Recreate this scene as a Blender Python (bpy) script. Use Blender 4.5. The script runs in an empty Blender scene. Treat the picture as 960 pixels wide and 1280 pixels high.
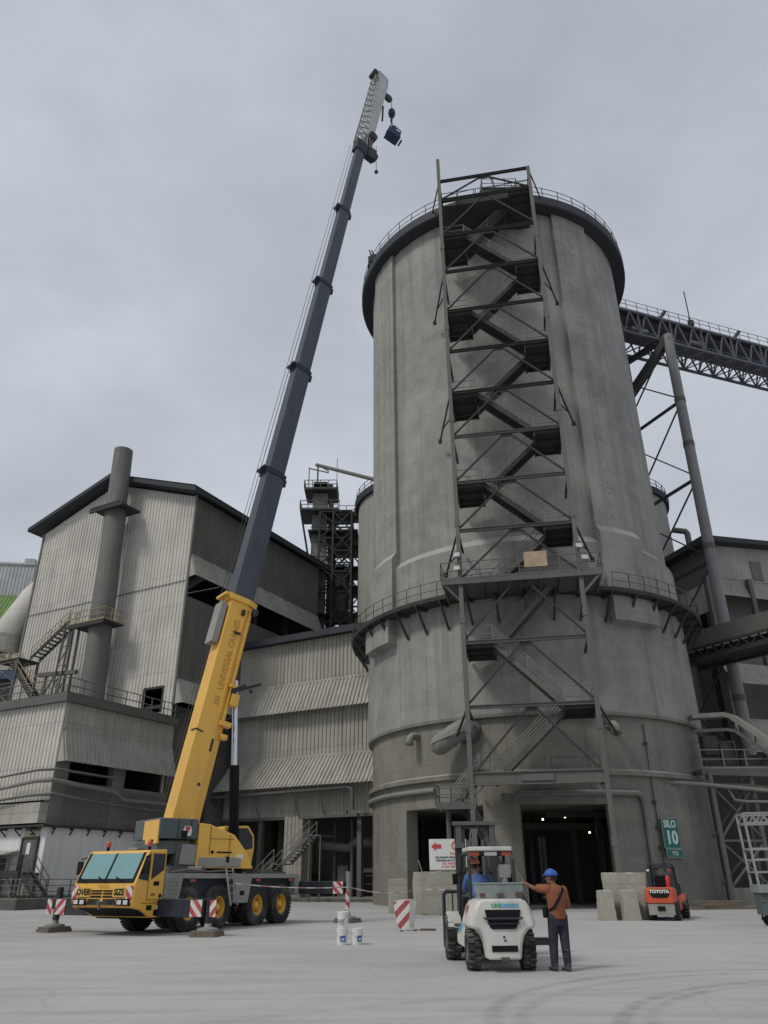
import bpy, bmesh, math, random
from mathutils import Vector, Matrix
rad = math.radians
rnd = random.Random(7)
scene = bpy.context.scene
col = scene.collection

# ------------------------------------------------------------------ helpers
def V(*a): return Vector(a)

class MB:
    """collects shapes; build() links them as ONE mesh object"""
    def __init__(self): self.v = []; self.f = []
    def add(self, vs, fs):
        n = len(self.v); self.v += [tuple(p) for p in vs]; self.f += [tuple(i+n for i in f) for f in fs]; return self
    def add_mesh(self, me, M=None):
        self.add([(M @ p.co if M else p.co) for p in me.vertices], [tuple(p.vertices) for p in me.polygons]); return self
    def box(self, x0, x1, y0, y1, z0, z1):
        return self.add([(x0,y0,z0),(x1,y0,z0),(x1,y1,z0),(x0,y1,z0),(x0,y0,z1),(x1,y0,z1),(x1,y1,z1),(x0,y1,z1)],
            [(3,2,1,0),(4,5,6,7),(0,1,5,4),(1,2,6,5),(2,3,7,6),(3,0,4,7)])
    def bar(self, p, q, w, h=None, up=(0,0,1)):
        p, q = Vector(p), Vector(q); h = h or w; d = (q-p)
        if d.length < 1e-6: return self
        d.normalize(); u = Vector(up)
        if abs(d.dot(u)) > .99: u = Vector((0,1,0)) if abs(d.y) < .9 else Vector((1,0,0))
        s = d.cross(u).normalized()*(w/2); t = s.cross(d).normalized()*(h/2)
        vs = [p-s-t,p+s-t,p+s+t,p-s+t,q-s-t,q+s-t,q+s+t,q-s+t]
        return self.add(vs,[(3,2,1,0),(4,5,6,7),(0,1,5,4),(1,2,6,5),(2,3,7,6),(3,0,4,7)])
    def tube(self, p, q, r, n=8, r2=None):
        p, q = Vector(p), Vector(q); r2 = r if r2 is None else r2; d = (q-p)
        if d.length < 1e-6: return self
        d.normalize(); u = Vector((0,0,1)) if abs(d.z) < .95 else Vector((1,0,0))
        s = d.cross(u).normalized(); t = s.cross(d)
        vs = [p+(s*math.cos(a)+t*math.sin(a))*r for a in [2*math.pi*i/n for i in range(n)]]
        vs += [q+(s*math.cos(a)+t*math.sin(a))*r2 for a in [2*math.pi*i/n for i in range(n)]]
        fs = [(i,(i+1)%n,n+(i+1)%n,n+i) for i in range(n)]+[tuple(range(n))[::-1],tuple(range(n,2*n))]
        return self.add(vs, fs)
    def path(self, pts, r, n=8):
        pts = [Vector(p) for p in pts]; rings = []; m = len(pts); ps = None
        for i, p in enumerate(pts):
            a = (pts[i]-pts[i-1]).normalized() if i else None
            b = (pts[i+1]-pts[i]).normalized() if i < m-1 else None
            d = (a+b).normalized() if a and b else (a or b)
            if ps is None:
                u = Vector((0,0,1)) if abs(d.z) < .95 else Vector((1,0,0)); s = d.cross(u).normalized()
            else:
                s = (ps - d*ps.dot(d)).normalized()
            ps = s; t = s.cross(d); k = 1.0
            if a and b: k = 1/max(.5, math.sqrt(max(.05,(1+a.dot(b))/2)))
            rings.append([p+(s*math.cos(x)+t*math.sin(x))*r*k for x in [2*math.pi*j/n for j in range(n)]])
        vs = [q for R_ in rings for q in R_]
        fs = [(i*n+j,i*n+(j+1)%n,(i+1)*n+(j+1)%n,(i+1)*n+j) for i in range(m-1) for j in range(n)]
        fs += [tuple(range(n))[::-1], tuple(range((m-1)*n,m*n))]
        return self.add(vs, fs)
    def prism(self, poly, vec):
        n = len(poly); vec = Vector(vec); vs = [Vector(p) for p in poly]; vs += [p+vec for p in vs]
        fs = [tuple(range(n))[::-1], tuple(range(n,2*n))]+[(i,(i+1)%n,n+(i+1)%n,n+i) for i in range(n)]
        return self.add(vs, fs)
    def loft(self, secs, caps=True):
        n = len(secs[0]); vs = [p for s in secs for p in s]
        fs = [(k*n+i,k*n+(i+1)%n,(k+1)*n+(i+1)%n,(k+1)*n+i) for k in range(len(secs)-1) for i in range(n)]
        if caps: fs += [tuple(range(n))[::-1], tuple(range((len(secs)-1)*n,len(secs)*n))]
        return self.add(vs, fs)
    def lathe(self, prof, n=96, a0=-180, a1=180, closed_prof=False, c=(0,0)):
        """x=r sin(phi), y=-r cos(phi): phi is counted from the side that faces -Y"""
        full = abs(a1-a0) >= 359.9; k = n if full else n+1; m = len(prof); vs = []
        for i in range(k):
            a = rad(a0+(a1-a0)*i/n)
            vs += [(c[0]+r*math.sin(a), c[1]-r*math.cos(a), z) for r, z in prof]
        fs = []; mm = m if closed_prof else m-1
        for i in range(n):
            j = (i+1) % k
            for p in range(mm):
                q = (p+1) % m; fs.append((i*m+p, j*m+p, j*m+q, i*m+q))
        if not full and closed_prof:
            fs += [tuple(range(m)), tuple(range((k-1)*m,k*m))[::-1]]
        return self.add(vs, fs)
    def ball(self, c, r, n=10, sz=1):
        prof = [(max(r*math.sin(math.pi*i/n),1e-4), c[2]+r*sz*-math.cos(math.pi*i/n)) for i in range(n+1)]
        return self.lathe(prof, n*2, c=(c[0],c[1]))
    def quad(self, a, b, c, d): return self.add([a,b,c,d],[(0,1,2,3)])
    def corr(self, b0, b1, t0, t1, pitch=.32, depth=.06, nrm=None):
        """corrugated cladding sheet between a bottom line and a top line"""
        b0,b1,t0,t1 = map(Vector,(b0,b1,t0,t1)); L = (b1-b0).length; n = max(2,int(L/pitch))
        N = Vector(nrm) if nrm else (b1-b0).cross(t0-b0).normalized()
        vs = []; 
        for i in range(n):
            for fr, off in ((0,0),(.3,0),(.42,1),(.88,1)):
                s = (i+fr)/n; vs += [b0.lerp(b1,s)+N*depth*off, t0.lerp(t1,s)+N*depth*off]
        vs += [b1, t1]
        m = len(vs)//2
        return self.add(vs,[(2*i,2*i+2,2*i+3,2*i+1) for i in range(m-1)])
    def rail(self, pts, h=1.05, r=.028, sp=1.5, mids=(.5,), n=6, toe=True):
        pts = [Vector(p) for p in pts]; up = Vector((0,0,1))
        for a, b in zip(pts, pts[1:]):
            for k in (1,)+tuple(mids): self.tube(a+up*h*k, b+up*h*k, r, n)
            m = max(1, round((b-a).length/sp))
            for i in range(m+1):
                p = a.lerp(b, i/m); self.tube(p, p+up*h, r*1.15, n)
            if toe: self.bar(a+up*.07, b+up*.07, .012, .12)
        return self
    def build(self, name, mat, parent=None, M=None, smooth=None, bevel=0, label=None, solid=0):
        me = bpy.data.meshes.new(name); me.from_pydata(self.v, [], self.f)
        bm = bmesh.new(); bm.from_mesh(me); bmesh.ops.recalc_face_normals(bm, faces=bm.faces[:]) if not solid else None
        bm.to_mesh(me); bm.free()
        if M is not None: me.transform(M)
        for m in (mat if isinstance(mat,(list,tuple)) else [mat]): me.materials.append(m)
        if smooth:
            me.polygons.foreach_set('use_smooth',[True]*len(me.polygons)); me.set_sharp_from_angle(angle=rad(smooth))
        me.update()
        o = bpy.data.objects.new(name, me); col.objects.link(o)
        if parent: o.parent = parent
        if bevel:
            b = o.modifiers.new('bevel','BEVEL'); b.width = bevel; b.segments = 2; b.limit_method = 'ANGLE'; b.angle_limit = rad(40)
        if label: o['label'] = label
        return o

def tag(o, label, cat, group=None, kind=None):
    if label: o['label'] = label
    if cat: o['category'] = cat
    if group: o['group'] = group
    if kind: o['kind'] = kind
    return o
def thing(name, loc, rz, label, cat, group=None):
    o = bpy.data.objects.new(name, None); col.objects.link(o); o.location = loc; o.rotation_euler = (0,0,rz)
    o.empty_display_size = .3
    return tag(o, label, cat, group)
def copy_tree(o, parent=None):
    c = o.copy(); col.objects.link(c); c.parent = parent
    for ch in list(o.children): copy_tree(ch, c)
    return c
def text(name, body, size, mat, parent, M, extrude=.004, off=0.0, align='CENTER', sx=1.0, shear=0.0):
    cu = bpy.data.curves.new(name,'FONT'); cu.body = body; cu.size = size; cu.extrude = extrude; cu.offset = off
    cu.align_x = align; cu.align_y = 'CENTER'; cu.resolution_u = 3; cu.shear = shear
    t = bpy.data.objects.new(name, cu); col.objects.link(t)
    dg = bpy.context.evaluated_depsgraph_get(); me = bpy.data.meshes.new_from_object(t.evaluated_get(dg))
    bpy.data.objects.remove(t); bpy.data.curves.remove(cu)
    me.transform(M @ Matrix.Diagonal((sx,1,1,1))); me.materials.clear(); me.materials.append(mat); me.name = name
    o = bpy.data.objects.new(name, me); col.objects.link(o); o.parent = parent
    return o
def frame(o, x, z):
    """matrix whose x axis = text direction, z = outward normal"""
    x = Vector(x).normalized(); z = Vector(z).normalized(); y = z.cross(x).normalized(); z = x.cross(y)
    M = Matrix((x,y,z)).transposed().to_4x4(); M.translation = Vector(o); return M

# ------------------------------------------------------------------ materials
def new_mat(name):
    m = bpy.data.materials.new(name); m.use_nodes = True; nt = m.node_tree
    return m, nt, nt.nodes['Principled BSDF'], nt.nodes['Material Output']
def N(nt, typ, **kw):
    n = nt.nodes.new(typ)
    for k, v in kw.items():
        if k == 'inp':
            for a, b in v.items(): n.inputs[a].default_value = b
        else: setattr(n, k, v)
    return n
def mixc(nt, fac, a, b, mode='MIX'):
    m = nt.nodes.new('ShaderNodeMix'); m.data_type = 'RGBA'; m.blend_type = mode
    for sock, val in ((m.inputs[0],fac),(m.inputs[6],a),(m.inputs[7],b)):
        if hasattr(val,'is_output') or isinstance(val, bpy.types.NodeSocket): nt.links.new(val, sock)
        else: sock.default_value = val if not isinstance(val,tuple) or len(val)==4 else (*val,1)
    return m.outputs[2]
def math_(nt, op, a, b=None, c=None):
    m = nt.nodes.new('ShaderNodeMath'); m.operation = op
    for i, val in enumerate((a,b,c)):
        if val is None: continue
        if isinstance(val, bpy.types.NodeSocket): nt.links.new(val, m.inputs[i])
        else: m.inputs[i].default_value = val
    return m.outputs[0]
def ramp(nt, x, lo, hi, a=0, b=1):
    m = nt.nodes.new('ShaderNodeMapRange'); m.inputs[1].default_value = lo; m.inputs[2].default_value = hi
    m.inputs[3].default_value = a; m.inputs[4].default_value = b; nt.links.new(x, m.inputs[0]); return m.outputs[0]
def noise(nt, vec, scale, detail=4, rough=.55, mscale=None):
    if mscale:
        mp = nt.nodes.new('ShaderNodeMapping'); mp.inputs['Scale'].default_value = mscale; nt.links.new(vec, mp.inputs[0]); vec = mp.outputs[0]
    n = nt.nodes.new('ShaderNodeTexNoise'); n.inputs['Scale'].default_value = scale; n.inputs['Detail'].default_value = detail
    n.inputs['Roughness'].default_value = rough; nt.links.new(vec, n.inputs['Vector']); return n.outputs[0]
def bump(nt, bsdf, h, strength=.3, dist=.02):
    b = nt.nodes.new('ShaderNodeBump'); b.inputs['Strength'].default_value = strength; b.inputs['Distance'].default_value = dist
    nt.links.new(h, b.inputs['Height']); nt.links.new(b.outputs[0], bsdf.inputs['Normal'])

DUST = (.34,.33,.30)
def weathered(name, c, c2=None, dust=.25, rough=.7, metal=0, scale=.6, streak=.3, bumpy=.15, fine=18., spec=.3, panel=0):
    """paint / metal / cement under grime: patchy tone, dripping streaks and settled dust on upward faces"""
    m, nt, b, out = new_mat(name); tc = nt.nodes.new('ShaderNodeTexCoord').outputs['Object']
    c2 = c2 or tuple(x*.62 for x in c)
    n1 = noise(nt, tc, scale, 5, .62); n2 = noise(nt, tc, 1.0, 4, .6, (2.2,2.2,.12)); n3 = noise(nt, tc, fine, 3, .6)
    cc = mixc(nt, ramp(nt,n1,.36,.66), c, c2)
    cc = mixc(nt, math_(nt,'MULTIPLY',ramp(nt,n2,.5,.72),streak), cc, tuple(x*.45 for x in c2))
    if panel:   # single sheets differ a little, laps between rows of sheets, rust runs below the laps
        so = nt.nodes.new('ShaderNodeSeparateXYZ'); nt.links.new(tc, so.inputs[0])
        u = math_(nt,'DIVIDE', math_(nt,'ADD', so.outputs[0], so.outputs[1]), .92); v = math_(nt,'DIVIDE', math_(nt,'ADD', so.outputs[2], .4), 3.05)
        cb = nt.nodes.new('ShaderNodeCombineXYZ'); nt.links.new(math_(nt,'FLOOR',u), cb.inputs[0]); nt.links.new(math_(nt,'FLOOR',v), cb.inputs[1])
        wn = nt.nodes.new('ShaderNodeTexWhiteNoise'); wn.noise_dimensions = '2D'; nt.links.new(cb.outputs[0], wn.inputs['Vector'])
        cc = mixc(nt, math_(nt,'MULTIPLY',ramp(nt,wn.outputs[0],.25,1),panel), cc, tuple(x*.62 for x in c2))
        fv = math_(nt,'FRACT', v); cc = mixc(nt, ramp(nt, math_(nt,'ABSOLUTE',math_(nt,'SUBTRACT',fv,.02)), .0,.018,.5,0), cc, tuple(x*.4 for x in c2))
        rs = noise(nt, tc, 1.0, 3, .6, (3.5,3.5,.5)); k = math_(nt,'MULTIPLY', ramp(nt,rs,.62,.74), ramp(nt,fv,.3,.98))
        cc = mixc(nt, math_(nt,'MULTIPLY',k,.5), cc, (.17,.12,.08))
    g = nt.nodes.new('ShaderNodeNewGeometry'); sp = nt.nodes.new('ShaderNodeSeparateXYZ'); nt.links.new(g.outputs['Normal'], sp.inputs[0])
    up = ramp(nt, sp.outputs[2], .2, .9)
    d = math_(nt,'MULTIPLY', math_(nt,'MULTIPLY_ADD', up, .9, math_(nt,'MULTIPLY',ramp(nt,n1,.45,.7),.5)), dust)
    cc = mixc(nt, d, cc, DUST)
    cc = mixc(nt, .25, cc, mixc(nt, ramp(nt,n3,.3,.7), tuple(x*.8 for x in c2), cc))
    nt.links.new(cc, b.inputs['Base Color']); b.inputs['Roughness'].default_value = rough; b.inputs['Metallic'].default_value = metal
    b.inputs['Specular IOR Level'].default_value = spec
    if bumpy: bump(nt, b, n3, bumpy, .02)
    return m
def plain(name, c, rough=.5, metal=0, emit=None, spec=.5):
    m, nt, b, out = new_mat(name); tc = nt.nodes.new('ShaderNodeTexCoord').outputs['Object']
    n = noise(nt, tc, 3, 3); cc = mixc(nt, ramp(nt,n,.35,.7), c, tuple(x*.9 for x in c))
    nt.links.new(cc, b.inputs['Base Color']); b.inputs['Roughness'].default_value = rough; b.inputs['Metallic'].default_value = metal
    b.inputs['Specular IOR Level'].default_value = spec
    if emit: b.inputs['Emission Color'].default_value = (*emit[0],1); b.inputs['Emission Strength'].default_value = emit[1]
    return m
def concrete(name, c, c2, R=12., lines=1.25, panel=2.4, streak=.45, cyl=True, low=None):
    m, nt, b, out = new_mat(name); tc = nt.nodes.new('ShaderNodeTexCoord').outputs['Object']
    sp = nt.nodes.new('ShaderNodeSeparateXYZ'); nt.links.new(tc, sp.inputs[0]); z = sp.outputs[2]
    if cyl: u = math_(nt,'MULTIPLY', math_(nt,'ARCTAN2', sp.outputs[0], math_(nt,'MULTIPLY',sp.outputs[1],-1)), R)
    else: u = math_(nt,'ADD', sp.outputs[0], sp.outputs[1])
    cb = nt.nodes.new('ShaderNodeCombineXYZ'); nt.links.new(u, cb.inputs[0]); nt.links.new(z, cb.inputs[2]); uv = cb.outputs[0]
    big = noise(nt, uv, .16, 7, .7); mid = noise(nt, uv, .75, 6, .72); st = noise(nt, uv, 1., 5, .65, (1.3,1,.035)); st2 = noise(nt, uv, 1., 4, .6, (4.,1,.12))
    fine = noise(nt, tc, 9, 5, .7)
    cc = mixc(nt, ramp(nt,big,.38,.60), c, c2)
    cc = mixc(nt, math_(nt,'MULTIPLY',ramp(nt,mid,.44,.68),.45), cc, tuple(x*1.2 for x in c))
    blot = noise(nt, uv, .42, 7, .75, (1,1,.6)); cc = mixc(nt, math_(nt,'MULTIPLY',ramp(nt,blot,.54,.66),.28), cc, tuple(x*.62 for x in c2))
    cc = mixc(nt, math_(nt,'MULTIPLY',ramp(nt,st,.5,.72),streak), cc, tuple(x*.45 for x in c2))
    cc = mixc(nt, math_(nt,'MULTIPLY',ramp(nt,st2,.55,.75),streak*.5), cc, tuple(x*.6 for x in c2))
    # lift joints and shutter joints of the slipform
    fz = math_(nt,'FRACT', math_(nt,'DIVIDE', math_(nt,'ADD',z,math_(nt,'MULTIPLY',mid,.12)), lines))
    ln = ramp(nt, math_(nt,'ABSOLUTE', math_(nt,'SUBTRACT',fz,.5)), .0, .018, 1, 0)
    ln = math_(nt,'MULTIPLY', ln, ramp(nt,mid,.35,.65))
    fu = math_(nt,'FRACT', math_(nt,'DIVIDE', u, panel)); lu = ramp(nt, math_(nt,'ABSOLUTE', math_(nt,'SUBTRACT',fu,.5)), 0, .012, 1, 0)
    lu = math_(nt,'MULTIPLY', lu, ramp(nt,big,.4,.6))
    cc = mixc(nt, math_(nt,'MULTIPLY', math_(nt,'MAXIMUM',ln,lu), .55), cc, tuple(x*.42 for x in c2))
    cc = mixc(nt, math_(nt,'MULTIPLY',ramp(nt,fine,.45,.75),.3), cc, tuple(x*.6 for x in c2))
    g = nt.nodes.new('ShaderNodeNewGeometry'); s2 = nt.nodes.new('ShaderNodeSeparateXYZ'); nt.links.new(g.outputs['Normal'], s2.inputs[0])
    cc = mixc(nt, math_(nt,'MULTIPLY',ramp(nt,s2.outputs[2],.2,.7),.8), cc, (.42,.41,.38))
    if low:   # cement dust thrown up against the foot of the wall
        cc = mixc(nt, math_(nt,'MULTIPLY',ramp(nt, math_(nt,'ADD',z,math_(nt,'MULTIPLY',mid,1.2)), 2.6, .6), .6), cc, low)
    nt.links.new(cc, b.inputs['Base Color']); b.inputs['Roughness'].default_value = .9; b.inputs['Specular IOR Level'].default_value = .2
    hh = math_(nt,'SUBTRACT', math_(nt,'MULTIPLY_ADD', mid, .6, math_(nt,'MULTIPLY',fine,.35)), math_(nt,'MULTIPLY',math_(nt,'MAXIMUM',ln,lu),.25))
    bump(nt, b, hh, .5, .06)
    return m
def stripes(name, c1, c2, freq, ang, axes='yz'):
    m, nt, b, out = new_mat(name); tc = nt.nodes.new('ShaderNodeTexCoord').outputs['Object']
    sp = nt.nodes.new('ShaderNodeSeparateXYZ'); nt.links.new(tc, sp.inputs[0])
    ix = {'x':0,'y':1,'z':2}
    u = math_(nt,'ADD', math_(nt,'MULTIPLY',sp.outputs[ix[axes[0]]],math.cos(ang)*freq), math_(nt,'MULTIPLY',sp.outputs[ix[axes[1]]],math.sin(ang)*freq))
    k = ramp(nt, math_(nt,'FRACT',u), .48,.52)
    n = noise(nt, tc, 7, 4); cc = mixc(nt, k, c1, c2); cc = mixc(nt, math_(nt,'MULTIPLY',ramp(nt,n,.45,.7),.4), cc, DUST)
    nt.links.new(cc, b.inputs['Base Color']); b.inputs['Roughness'].default_value = .5
    return m

MT = dict(
 clad_light = weathered('clad_light', (.62,.595,.54), (.50,.48,.435), dust=.15, panel=.2, streak=.22, scale=.25),
 clad_mid = weathered('clad_mid', (.45,.435,.38), (.35,.335,.295), dust=.2, panel=.35, streak=.5, scale=.3),
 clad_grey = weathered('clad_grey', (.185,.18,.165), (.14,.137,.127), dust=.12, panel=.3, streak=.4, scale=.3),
 clad_white = weathered('clad_white', (.5,.52,.52), (.4,.42,.42), dust=.1, streak=.3),
 roof_dark = weathered('roof_dark', (.045,.05,.06), (.03,.033,.04), dust=.15, streak=.1),
 wall_white = weathered('wall_white', (.74,.75,.74), (.62,.63,.62), dust=.1, streak=.35, scale=.4),
 cem = concrete('cement_plain', (.24,.235,.21), (.17,.165,.15), cyl=False, lines=3.1, panel=5.2),
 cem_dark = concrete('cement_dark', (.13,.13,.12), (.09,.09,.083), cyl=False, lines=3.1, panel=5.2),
 block = concrete('block_concrete', (.40,.385,.33), (.25,.24,.205), cyl=False, lines=2.7, panel=3.3, streak=.3),
 silo_up = concrete('silo_upper', (.335,.33,.302), (.23,.228,.212), R=12, streak=.45),
 silo_low = concrete('silo_lower', (.25,.242,.205), (.17,.165,.14), R=12, lines=1.8, streak=.38, low=(.20,.195,.172)),
 silo_far = concrete('silo_far', (.36,.355,.32), (.29,.285,.26), R=11, streak=.3),
 steel_dark = weathered('steel_dark', (.048,.049,.050), (.032,.032,.032), dust=.22, rough=.75, streak=.2, scale=1.2),
 steel_grey = weathered('steel_grey', (.13,.13,.12), (.085,.084,.078), dust=.5, rough=.7, scale=1.2),
 gantry = weathered('gantry_steel', (.115,.13,.155), (.08,.09,.108), dust=.25, rough=.65, scale=1.),
 flight = weathered('stair_steel', (.15,.147,.132), (.10,.098,.088), dust=.45, rough=.75, scale=1.2),
 steel_navy = weathered('steel_navy', (.035,.042,.058), (.024,.028,.038), dust=.12, rough=.6, scale=1.),
 steel_pale = weathered('steel_pale', (.24,.235,.21), (.165,.16,.145), dust=.4, scale=1.2),
 galv = weathered('galvanised', (.34,.34,.33), (.25,.25,.245), dust=.4, rough=.55, metal=.2),
 rust = weathered('rust', (.14,.085,.05), (.08,.055,.04), dust=.4),
 yellow = weathered('crane_yellow', (.82,.47,.08), (.75,.41,.06), dust=.18, rough=.45, streak=.16, scale=.5, bumpy=.03, spec=.5),
 yellow_text = plain('dull_amber', (.50,.25,.025), .5),
 crane_grey = weathered('crane_grey', (.10,.125,.125), (.075,.095,.095), dust=.25, rough=.5, scale=1., bumpy=.05),
 deck_grey = weathered('deck_grey', (.33,.32,.29), (.25,.245,.225), dust=.3, rough=.6, scale=1.5),
 boom_navy = weathered('boom_navy', (.046,.056,.078), (.03,.037,.052), dust=.25, rough=.45, scale=.8, streak=.5, bumpy=.05, spec=.5),
 rubber = weathered('rubber', (.03,.03,.03), (.022,.022,.021), dust=.5, rough=.9, scale=2.5),
 black = plain('black_paint', (.008,.009,.011), .7, spec=.2),
 navy_box = weathered('navy_box', (.028,.034,.045), (.02,.024,.032), dust=.2, rough=.5),
 chrome = plain('chrome', (.6,.62,.65), .18, 1.0),
 glass_teal = plain('windscreen_glass', (.17,.33,.34), .04, 0, spec=1.),
 glass_dark = plain('dark_glass', (.008,.010,.012), .12, 0, spec=.45),
 white = weathered('white_paint', (.70,.69,.65), (.56,.55,.51), dust=.38, rough=.45, streak=.35, scale=1.6, bumpy=.03, spec=.5),
 white_clean = plain('clean_white', (.72,.72,.70), .45),
 red = plain('red_paint', (.55,.03,.025), .4),
 fork_red = weathered('fork_red', (.60,.10,.045), (.5,.08,.035), dust=.15, rough=.42, scale=2),
 signred = plain('sign_red', (.55,.06,.05), .5),
 signgreen = weathered('sign_green', (.012,.17,.135), (.01,.14,.11), dust=.25, rough=.45),
 letter_pale = plain('pale_letter', (.60,.72,.68), .5),
 beacon = plain('amber_lens', (.42,.07,.03), .3),
 orange = plain('orange', (.75,.22,.03), .5),
 lampglass = plain('lamp_glass', (.6,.6,.62), .15),
 blue = plain('blue_plastic', (.03,.10,.42), .4),
 blue_cloth = weathered('blue_cloth', (.075,.16,.38), (.055,.12,.30), dust=.08, rough=.9, scale=5),
 basket_blue = weathered('basket_blue', (.03,.055,.12), (.02,.04,.09), dust=.1, rough=.6),
 cyan = plain('cyan_sticker', (.10,.42,.65), .45),
 green_sticker = plain('green_sticker', (.10,.38,.14), .45),
 orange_shirt = weathered('orange_shirt', (.30,.108,.052), (.22,.08,.04), dust=.06, rough=.95, scale=5, streak=.1),
 trousers = weathered('trousers', (.032,.036,.052), (.024,.027,.04), dust=.18, rough=.95, scale=5),
 skin = plain('skin', (.20,.095,.055), .6),
 hair = plain('hair', (.012,.010,.009), .8),
 shoe = weathered('shoe', (.05,.045,.04), (.035,.03,.028), dust=.5),
 pink = plain('faded_helmet', (.62,.25,.17), .5),
 wood = weathered('timber', (.20,.155,.11), (.12,.092,.066), dust=.35, scale=3),
 tan_board = weathered('tan_board', (.46,.36,.24), (.34,.25,.16), dust=.2, scale=2),
 grass = weathered('grass', (.055,.07,.035), (.035,.048,.022), dust=.2, scale=3),
 green_clad = weathered('green_clad', (.20,.33,.10), (.15,.26,.08), dust=.1),
 toolbox = weathered('toolbox_grey', (.27,.31,.31), (.2,.23,.23), dust=.3, rough=.5, scale=3),
 rope = plain('rope', (.05,.05,.05), .7),
 bulb = plain('lit_bulb', (.9,.85,.6), .4, 0, ((1,.88,.5),9.)),
 chev = stripes('chevron_zy', (.62,.60,.56), (.42,.04,.055), 3.6, rad(45), 'yz'),
 chev_y = stripes('chevron_mirror', (.62,.60,.56), (.42,.04,.055), 3.6, rad(135), 'yz'),
 chev_x = stripes('chevron_xz', (.66,.64,.60), (.36,.04,.05), 3.1, rad(135), 'xz'),
 tape = stripes('barrier_tape', (.7,.68,.66), (.5,.25,.22), 1.6, 0, 'xz'),
)
# ------------------------------------------------------------------ camera, light, sky
EYE = 1.57; PITCH = rad(26); ROLL = rad(.4)
cam = bpy.data.cameras.new('camera'); co = bpy.data.objects.new('camera', cam); col.objects.link(co)
cam.sensor_fit = 'VERTICAL'; cam.sensor_height = 24; cam.lens = 24*940/1280; cam.clip_end = 3000; cam.clip_start = .1
r0 = Vector((1,0,0)); u0 = Vector((0,-math.sin(PITCH),math.cos(PITCH))); f0 = Vector((0,math.cos(PITCH),math.sin(PITCH)))
cu_ = u0*math.cos(ROLL)+r0*math.sin(ROLL); cr_ = r0*math.cos(ROLL)-u0*math.sin(ROLL)
Mx = Matrix((cr_,cu_,-f0)).transposed().to_4x4(); Mx.translation = (0,0,EYE); co.matrix_world = Mx
scene.camera = co

SUN_EL, SUN_AZ = rad(47), Vector((-.78,-.62)).normalized()       # cloud-veiled sun behind the left shoulder
sd = Vector((SUN_AZ.x*math.cos(SUN_EL), SUN_AZ.y*math.cos(SUN_EL), math.sin(SUN_EL)))
sl = bpy.data.lights.new('sun','SUN'); sl.energy = 1.5; sl.angle = rad(12); sl.color = (1,.95,.86)
so = bpy.data.objects.new('sun', sl); col.objects.link(so); so.rotation_euler = sd.to_track_quat('Z','Y').to_euler()
w = bpy.data.worlds.new('World'); scene.world = w; w.use_nodes = True; nt = w.node_tree
bg = nt.nodes['Background']; bg.inputs[1].default_value = .107
sky = nt.nodes.new('ShaderNodeTexSky'); sky.sky_type = 'NISHITA'; sky.sun_disc = False; sky.sun_elevation = SUN_EL
sky.sun_rotation = math.atan2(sd.x, sd.y); sky.air_density = 1.5; sky.dust_density = 3
tc = nt.nodes.new('ShaderNodeTexCoord').outputs['Generated']
n1 = noise(nt, tc, 1.9, 6, .55, (1,1,1.7)); n2 = noise(nt, tc, 3.6, 5, .55, (1.,1,2.6))
cl = mixc(nt, ramp(nt,n1,.34,.68), (3.75,4.1,4.68,1), (5.75,6.15,6.75,1))
cl = mixc(nt, math_(nt,'MULTIPLY',ramp(nt,n2,.40,.70),.55), cl, (4.3,4.62,5.15,1))
cl = mixc(nt, .06, cl, sky.outputs[0])
nt.links.new(cl, bg.inputs[0])
scene.view_settings.view_transform = 'Standard'; scene.view_settings.look = 'None'; scene.view_settings.gamma = 1
scene.view_settings.use_curve_mapping = False; scene.view_settings.exposure = 0
scene.render.engine = 'CYCLES'; scene.cycles.max_bounces = 6; scene.cycles.use_denoising = True

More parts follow.
